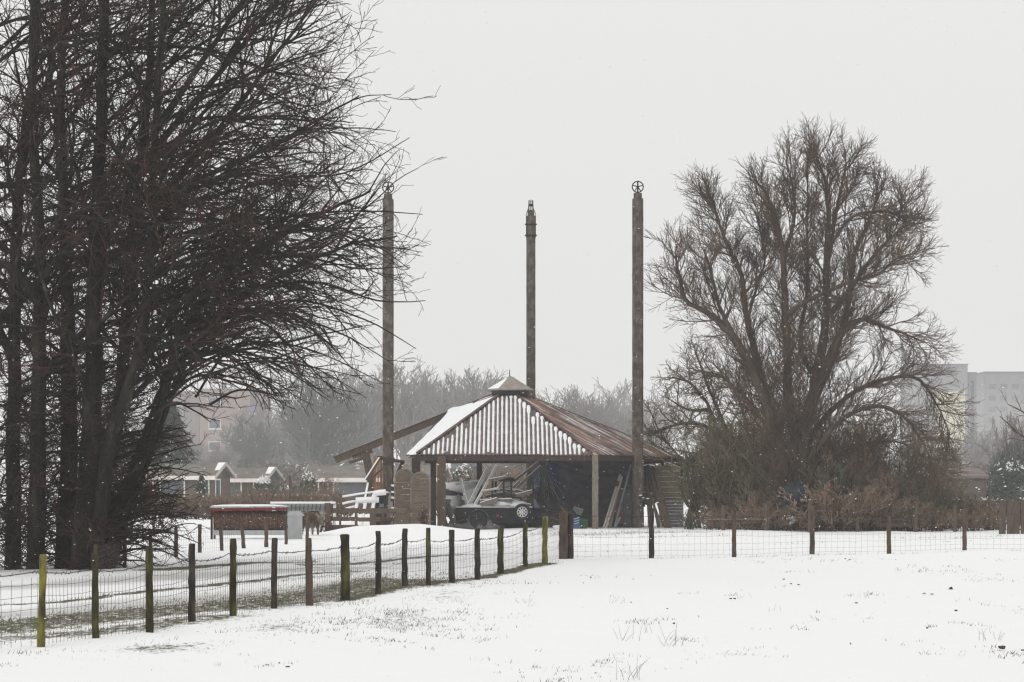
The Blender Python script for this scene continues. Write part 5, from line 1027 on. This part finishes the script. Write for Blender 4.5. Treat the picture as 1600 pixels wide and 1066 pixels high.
hedge(1540, 1612, 715, 118, .9, 'grey green shrub frosted with snow above the board fence', mat('grey_green', (.09, .10, .09), (.05, .056, .05), 2, bump=0), 'snowy_shrub', .12); hedge(700, 742, 727, 125, .6, 'snow topped shrub seen under the barn eave', HG, 'snowy_shrub', .15)
FS = mat('hazed_far_scrub', (.24, .215, .195), (.15, .135, .125), .3, bump=0)  # scrub tinted towards the haze, so part of the fading is in its colour
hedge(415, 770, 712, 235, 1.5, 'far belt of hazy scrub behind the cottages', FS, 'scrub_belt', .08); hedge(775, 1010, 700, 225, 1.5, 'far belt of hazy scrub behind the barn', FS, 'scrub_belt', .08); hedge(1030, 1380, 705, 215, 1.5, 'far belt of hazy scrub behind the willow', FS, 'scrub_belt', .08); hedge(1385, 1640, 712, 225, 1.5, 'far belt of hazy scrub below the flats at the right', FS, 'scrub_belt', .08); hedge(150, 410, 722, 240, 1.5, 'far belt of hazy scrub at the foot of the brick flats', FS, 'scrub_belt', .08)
hedge(1085, 1160, 748, 110, .8, 'snow dusted shrub seen through the thorn tree', HG, 'snowy_shrub', .4)
hedge(1260, 1560, 778, 96, .8, 'dense dark brush wall behind the willow foot', mat('brush_mass', (.26, .2, .16), (.09, .078, .064), .6, bump=0), snow=.22)
# blue bundle under the willow
o = MB().blob(P(1243, 785, 90.6)+Vector((0, 0, 0)), (.40, .35, .85), noise=.18).build('tarpaulin_bundle', mat('blue_green_tarp', (.022, .036, .048), (.010, .015, .022), 3, .5, snow=.05, bump=.8), None, True); tag(o, 'upright dark blue tarpaulin bundle at the foot of the willow', 'bundle')
o = MB().blob(P(1233, 812, 90.0), (.25, .2, .18), noise=.2).build('snow_lump', SNOW, None, True); tag(o, 'lump of snow at the foot of the dark blue bundle', 'snow lump')
sbeam('garden_table', 'thin grey plank top right of the dark blue bundle', P(1250, 783, 90.3), P(1282, 781, 90.3), .5, .04, WOOD_G, True, 'plank')
for px, top, b_, lean, lb in [(252, 802, 828, -.45, 'short dark stake leaning left in the far snow field'), (404, 768, 796, -.35, 'thin dark stake leaning before the cottages'), (370, 787, 810, 0, 'short post rising behind the red feeder'), (453, 743, 805, 0, 'thin upright post before the third cottage'), (240, 812, 838, 0, 'thin post in the snow field behind the big tree'), (205, 790, 860, 0, 'dark post beside the brushy foot of the big tree')]:
    d = {252: 95, 404: 105, 370: 100, 453: 120, 240: 90, 205: 70}[px]; mb = MB(); x = P(px, 0, d).x; post(mb, x-lean*.3, d, CZ-(top-HY)/F*d, .05, lean, 7); tag(mb.build('stake', POSTR, None, True), lb, 'post', 'loose posts in the snow field')

# ================================================================== buildings
GLASS = mat('window_glass', (.12, .135, .15), (.07, .08, .09), 1.2, .25, bump=0); FASC = mat('fascia_paint', (.78, .72, .68), (.66, .6, .56), 2); ROOFM = mat('felt_roof', (.22, .20, .18), (.14, .125, .11), 1.6, snow=.12, snow_scale=1.2)
def cottage(px, d, rz, Lx, Ly, hw, hr, label, wins, wall_m):
    t = thing('garden_cottage', label, 'cottage', ((px-800)/F*d, d, 0), None)
    def B(mb, n, m, par=t): o = mb.build(n, m, par, local=True); return o
    B(MB().box((0, 0, hw/2), (Lx, Ly, hw)), 'wall', wall_m)
    for s in (-1, 1):
        gb = MB(); gb.add([(s*Lx/2, -Ly/2, hw), (s*Lx/2, Ly/2, hw), (s*Lx/2, 0, hw+hr*.93), (s*(Lx/2-.1), -Ly/2, hw), (s*(Lx/2-.1), Ly/2, hw), (s*(Lx/2-.1), 0, hw+hr*.93)], [(0, 1, 2), (5, 4, 3), (0, 2, 5, 3), (1, 4, 5, 2)]); B(gb, 'gable', wall_m)
    ov = .28; rf_ = MB()
    for s in (-1, 1):
        A_, B_ = Vector((0, s*(Ly/2+ov), hw-hr*ov/(Ly/2)+.06)), Vector((0, 0, hw+hr+.02)); nn = Vector((0, s*hr, Ly/2)).normalized()*.07; X_ = Vector((Lx/2+.3, 0, 0))
        rf_.add([A_-X_, A_+X_, B_+X_, B_-X_, A_-X_+nn, A_+X_+nn, B_+X_+nn, B_-X_+nn], [(0, 1, 2, 3), (7, 6, 5, 4), (0, 4, 5, 1), (1, 5, 6, 2), (2, 6, 7, 3), (3, 7, 4, 0)])
    ro = B(rf_, 'roof', ROOFM)
    sn2 = MB(); A_, B_ = Vector((Lx/2+.28, -(Ly/2+ov), hw-hr*ov/(Ly/2)+.155)), Vector((Lx/2+.28, 0, hw+hr+.115)); A_ = A_.lerp(B_, .45); sn2.add([A_+Vector((-.35, 0, 0)), A_, B_, B_+Vector((-.5, 0, 0)), A_+Vector((-.3, 0, .03)), A_+UP*.03, B_+UP*.03, B_+Vector((-.45, 0, .03))], [(0, 1, 2, 3), (4, 5, 6, 7), (0, 4, 5, 1), (0, 3, 7, 4)]); B(sn2, 'roof_snow', SNOW)
    zf = hw-hr*ov/(Ly/2)+.06
    B(MB().box((0, -(Ly/2+ov+.03), zf+.0), (Lx+.66, .05, .26)), 'fascia', FASC); B(MB().box((0, -(Ly/2+.02), hw-.12), (Lx, .03, .25)), 'soffit_board', WOOD_D)
    for s in (-1, 1):
        for q in (-1, 1): B(MB().beam((s*(Lx/2+.33), q*(Ly/2+ov), zf+.03), (s*(Lx/2+.33), 0, hw+hr+.06), .05, .2), 'bargeboard', mat('barge_paint', (.50, .46, .43), (.42, .38, .36), 2))
    for (side, x0_, x1_, z0_, z1_, nm) in wins:
        f, gl_ = MB(), MB()
        def bx_(mb, a, b, c, e, off, th_=.04):
            if side == 'f': mb.box(((a+b)/2, -Ly/2-off, (c+e)/2), (b-a, th_, e-c))
            else: mb.box((Lx/2+off, (a+b)/2, (c+e)/2), (th_, b-a, e-c))
        bw = .09
        for (a, b, c, e) in ((x0_, x1_, z0_, z0_+bw), (x0_, x1_, z1_-bw, z1_), (x0_, x0_+bw, z0_+bw, z1_-bw), (x1_-bw, x1_, z0_+bw, z1_-bw)): bx_(f, a, b, c, e, .03)
        fo = B(f, nm, WP if nm == 'window' else FASC); bx_(gl_, x0_+bw, x1_-bw, z0_+bw, z1_-bw, .012, .03); go = B(gl_, 'pane' if nm == 'window' else 'door_leaf', GLASS if nm == 'window' else WOOD_B, fo)
    t.rotation_euler = (0, 0, rz); return t
WALLM = mat('cottage_wall', (.13, .105, .09), (.085, .07, .06), 2, stretch=(4, 4, 1)); WALLG = mat('cottage_green_wall', (.12, .13, .12), (.085, .09, .085), 2, stretch=(4, 4, 1))
cottage(277, 165, math.radians(-18), 6.2, 2.7, 2.15, .75, 'brown timber cottage with a pale fascia and white windows behind the small conifer', [('f', -2.75, -2.0, .1, 2.0, 'door'), ('f', -1.75, -1.0, .1, 2.0, 'door'), ('f', -.6, 1.2, .5, 2.0, 'window'), ('f', 2.1, 2.9, .3, 2.0, 'window'), ('r', -1.0, -.2, .3, 2.0, 'window')], WALLM)
cottage(380, 176, math.radians(-18), 4.2, 2.6, 2.0, .7, 'low timber cottage with a snowy ridge behind the snow capped shrub', [('f', -1.6, -.6, .6, 1.8, 'window'), ('f', .4, 1.4, .1, 1.9, 'door')], WALLG)
cottage(590, 168, math.radians(-8), 8.6, 3.6, 2.0, .8, 'long teal grey cottage with wide windows behind the left concrete pole', [('f', -3.6, -2.9, .1, 1.9, 'door'), ('f', -2.6, .2, .35, 1.85, 'window'), ('f', .6, 2.8, .5, 1.85, 'window')], WALLG)
cottage(528, 175, math.radians(-4), 2.6, 2.6, 1.9, .9, 'small cottage with a snowy roof left of the long teal one', [('f', -.7, .1, .3, 1.8, 'window')], WALLG)
BRK = mat('far_brick', (.31, .245, .22), (.25, .20, .18), .8); CONR = mat('far_concrete', (.29, .29, .30), (.24, .24, .25), .5)
def flats(px0, px1, top, d, depth, label, wall_m, features, name='apartment_block'):
    d *= 1.65; depth *= 1.65; x0_, x1_ = P(px0, 0, d).x, P(px1, 0, d).x; H = P(0, top, d).z; t = thing(name, label, 'flats', ((x0_+x1_)/2, d, 0)); MB().box(((x0_+x1_)/2, d+depth/2, H/2), (x1_-x0_, depth, H)).build('wall', wall_m, t)
    MB().box(((x0_+x1_)/2, d+depth/2, H+.12), (x1_-x0_+.3, depth+.3, .24)).build('roof', CONR, t)
    for (kind, a, b, c, e) in features:
        A_, B_ = P(a, e, d), P(b, c, d); w2, h2 = B_.x-A_.x, B_.z-A_.z; cxx, czz = (A_.x+B_.x)/2, (A_.z+B_.z)/2
        if kind == 'window':
            f = MB().box((cxx, d-.02, czz), (w2, .08, h2)).build('window', WP, t); MB().box((cxx, d-.07, czz), (w2-.3, .05, h2-.3)).build('pane', GLASS, f); MB().box((cxx, d-.15, A_.z-.12), (w2+.3, .3, .18)).build('sill', WP, f)
        elif kind == 'pane': MB().box((cxx, d-.02, czz), (w2, .06, h2)).build('window', mat('hazed_pane', (.20, .20, .21), (.17, .17, .18), .3, bump=0), t)  # pane colour kept close to the wall, imitating windows faded by fog
        elif kind == 'balcony':
            f = MB().box((cxx, d-.5, czz), (w2, 1.0, h2)).build('balcony', mat('blue_panel', (.22, .27, .48), (.18, .22, .4), 1, bump=0), t); MB().box((cxx, d-.55, A_.z-.25), (w2+.1, 1.1, .3)).build('slab', WP, f)
        elif kind == 'recess': MB().box((cxx, d-.02, czz), (w2, .06, h2)).build('recess', mat('recess_grey', (.16, .15, .16), (.12, .115, .12), 1, bump=0), t)
        elif kind == 'chimney': MB().box((cxx, d+2, czz), (w2, 1.5, h2)).build('chimney', BRK, t)
        elif kind == 'panel': MB().box((cxx, d-.03, czz), (w2, .08, h2)).build('cladding', mat('cream_panel', (.62, .585, .44), (.56, .52, .40), .4, bump=0), t)
    return t
flats(312, 408, 609, 330, 14, 'hazy brick block of flats with blue balconies beyond the cottages', BRK, [('window', 326, 345, 620, 635), ('window', 326, 345, 655, 670), ('window', 326, 345, 690, 704), ('recess', 391, 405, 614, 634), ('balcony', 391, 404, 636, 645), ('recess', 391, 405, 651, 667), ('balcony', 391, 404, 670, 680), ('recess', 391, 405, 686, 702), ('chimney', 345, 352, 597, 609), ('recess', 391, 403, 607.5, 608.9)])
flats(268, 311.5, 613, 338, 10, 'greyer wing of the hazy flats beside the big dark tree', mat('far_brick_grey', (.28, .25, .24), (.22, .2, .19), .8), [('window', 274, 284, 630, 634), ('window', 274, 284, 664, 668)])
flats(1428, 1512, 570, 400, 14, 'tallest hazy grey block of flats right of the willow', CONR, [('panel', 1462, 1508, 612, 760)]+[('pane', 1440+22*i, 1452+22*i, 580+16*j, 588+16*j) for i in range(3) for j in range(2)]+[('pane', 1440+8*i, 1444+8*i, 625, 700) for i in range(3)])
flats(1513, 1526, 583, 405, 14, 'narrow lower stair tower joined to the tallest hazy flats', CONR, [('recess', 1517, 1522, 595, 700)])
flats(1538, 1640, 582, 430, 14, 'wide hazy grey block of flats at the right edge', CONR, [('pane', 1545+18*i, 1556+18*i, 600+18*j, 608+18*j) for i in range(5) for j in range(7)])
sd_ = thing('brown_shed', 'low brown shed with a flat felt roof behind the brush right of the willow', 'shed', (P(1485, 0, 118).x, 118, 0)); x = sd_.location.x
MB().box((x, 119.2, .95), (3.3, 2.4, 1.9)).build('wall', mat('shed_wall', (.15, .125, .11), (.10, .085, .075), 1.5), sd_)
MB().add([(x-1.75, 117.8, 1.92), (x+1.75, 117.8, 1.92), (x+1.75, 120.6, 2.3), (x-1.75, 120.6, 2.3), (x-1.75, 117.8, 2.02), (x+1.75, 117.8, 2.02), (x+1.75, 120.6, 2.4), (x-1.75, 120.6, 2.4)], [(3, 2, 1, 0), (4, 5, 6, 7), (0, 1, 5, 4), (1, 2, 6, 5), (2, 3, 7, 6), (3, 0, 4, 7)]).build('roof', mat('shed_roof', (.2, .165, .15), (.14, .115, .105), 1.2), sd_)
MB().blob((x-1.3, 118.6, 2.15), (.35, .3, .08), noise=.2).build('roof_snow', SNOW, sd_, True)

# ================================================================== grass tufts, twigs in the snow, falling snow
r = random.Random(14); N = 260000
rs = np.random.RandomState(3); yy = 20.5*np.exp(rs.rand(N)*math.log(100/20.5)); xx = (rs.rand(N)-.5)*.46*yy
mk = grass_mask(xx, yy); mk = np.maximum(mk, np.clip((fbm(xx, yy*.5, .8, 21)-.59)*2.2, 0, .28)*((yy < 56))); nz = fbm(xx, yy*.55, 4.5, 11); pr_ = np.clip((mk*.62+nz-.70)*3.4, 0, 1)*(mk > .05); keep = rs.rand(N) < pr_*.8
xx, yy, nz = xx[keep], yy[keep], nz[keep]; M = len(xx); print('blades', M)
hh = (.010+.034*rs.rand(M)**2)*(1+yy/90); az_ = rs.rand(M)*6.283; wd_ = .0020*(1+yy/40)*(.6+.9*rs.rand(M)); zz = gh(xx, yy)+.005; ln_ = .9*hh
A_ = np.stack([xx-np.cos(az_)*wd_, yy-np.sin(az_)*wd_, zz], -1); B_ = np.stack([xx+np.cos(az_)*wd_, yy+np.sin(az_)*wd_, zz], -1); C_ = np.stack([xx+ln_*(rs.rand(M)-.35)*1.9, yy+ln_*(rs.rand(M)-.5)*1.6, zz+hh], -1)
V = np.stack([A_, B_, C_], 1).reshape(-1, 3); me = bpy.data.meshes.new('grass'); me.vertices.add(len(V)); me.vertices.foreach_set('co', V.ravel()); me.loops.add(M*3); me.loops.foreach_set('vertex_index', np.arange(M*3, dtype=np.int32)); me.polygons.add(M); me.polygons.foreach_set('loop_start', np.arange(0, M*3, 3, dtype=np.int32)); me.update(calc_edges=True)
me.materials.append(mat('grass_blades', (.15, .17, .06), (.20, .14, .09), 2.5, c3=(.065, .062, .036), bump=0)); o = bpy.data.objects.new('grass', me); col.objects.link(o); tag(o, 'short olive and brown grass poking through the snow', kind='stuff')
T = Tubes(); r = random.Random(6)
for px, py, n_, h_ in [(1055, 1010, 10, .30), (985, 1000, 7, .2), (985, 1060, 10, .26), (1545, 1000, 8, .12), (1535, 990, 5, .1), (965, 945, 5, .14), (835, 950, 2, .2), (300, 960, 7, .10), (110, 975, 12, .12), (30, 880, 20, .3), (1015, 990, 4, .12), (640, 950, 4, .14), (470, 970, 4, .12), (1165, 935, 4, .1), (1210, 955, 3, .1)]:
    x, y = G(px, py)
    for k in range(n_): T.add(walk(r, Vector((x+r.uniform(-.12, .12), y+r.uniform(-.2, .2), g(x, y))), Vector((r.uniform(-.5, .8), r.uniform(-.4, .4), 1)).normalized(), h_*r.uniform(.4, 1), 5, .12, Vector((1.2, 0, -1))), [.0022, .002, .0018, .0015, .001])
tf = bpy.data.objects.new('stalks_root', None)
o = T.build('dry_stalks', mat('dry_stalk', (.30, .26, .2), (.2, .17, .13), 3, bump=0), None, (0, 0, 0)); tag(o, 'thin dry grass stalks standing out of the snow field', kind='stuff'); bpy.data.objects.remove(tf)
mb = MB(); r = random.Random(16)
for k in range(54):
    px, py = (r.uniform(60, 460), r.uniform(985, 1055)) if k < 40 else (r.uniform(900, 1600), r.uniform(878, 1050)); x, y = G(px, py); 
    if k < 40 and py < 1018-(px-63)*.155: continue
    mb.blob((x, y, g(x, y)+.008), (r.uniform(.008, .02), r.uniform(.006, .014), r.uniform(.006, .012)), 6, 4, .3)
for px, py in [(1145, 877), (1149, 878), (1225, 904), (1236, 912), (1248, 913), (1142, 935), (1148, 935), (1321, 874), (1328, 875), (1444, 924), (1456, 925), (1338, 942)]: x, y = G(px, py); mb.blob((x, y, g(x, y)), (.026, .024, .008), 7, 4, .3)
for px, py in [(1486, 918), (1566, 1013)]: x, y = G(px, py); mb.blob((x, y, g(x, y)+.004), (.034, .028, .018), 8, 6, .3)
o = mb.build('dead_leaves', WOOD_D); tag(o, 'scattered dark leaf litter and droppings on the snow', kind='stuff')
rs = np.random.RandomState(8); M = 3000; yy = 12+rs.rand(M)**.8*75; xx = (rs.rand(M)-.5)*.44*yy; zz = .1+rs.rand(M)*(1.5+.2*yy); s = (.0022+.0022*rs.rand(M))*(1+yy/45)
base = np.array([[1, 0, 0], [-1, 0, 0], [0, 1, 0], [0, -1, 0], [0, 0, 1], [0, 0, -1]])*np.array([1.6, 1, .8]); V = (np.stack([xx, yy, zz], -1)[:, None, :]+base[None]*s[:, None, None]).reshape(-1, 3)
tri = np.array([[0, 2, 4], [2, 1, 4], [1, 3, 4], [3, 0, 4], [2, 0, 5], [1, 2, 5], [3, 1, 5], [0, 3, 5]]); Fq = (tri[None]+6*np.arange(M)[:, None, None]).reshape(-1, 3)
me = bpy.data.meshes.new('falling_snow'); me.vertices.add(len(V)); me.vertices.foreach_set('co', V.ravel()); me.loops.add(Fq.size); me.loops.foreach_set('vertex_index', Fq.ravel().astype(np.int32)); me.polygons.add(len(Fq)); me.polygons.foreach_set('loop_start', np.arange(0, Fq.size, 3, dtype=np.int32)); me.update(calc_edges=True); me.materials.append(SNOW)
o = bpy.data.objects.new('falling_snow', me); col.objects.link(o); tag(o, 'fine snowflakes falling through the air', kind='stuff')
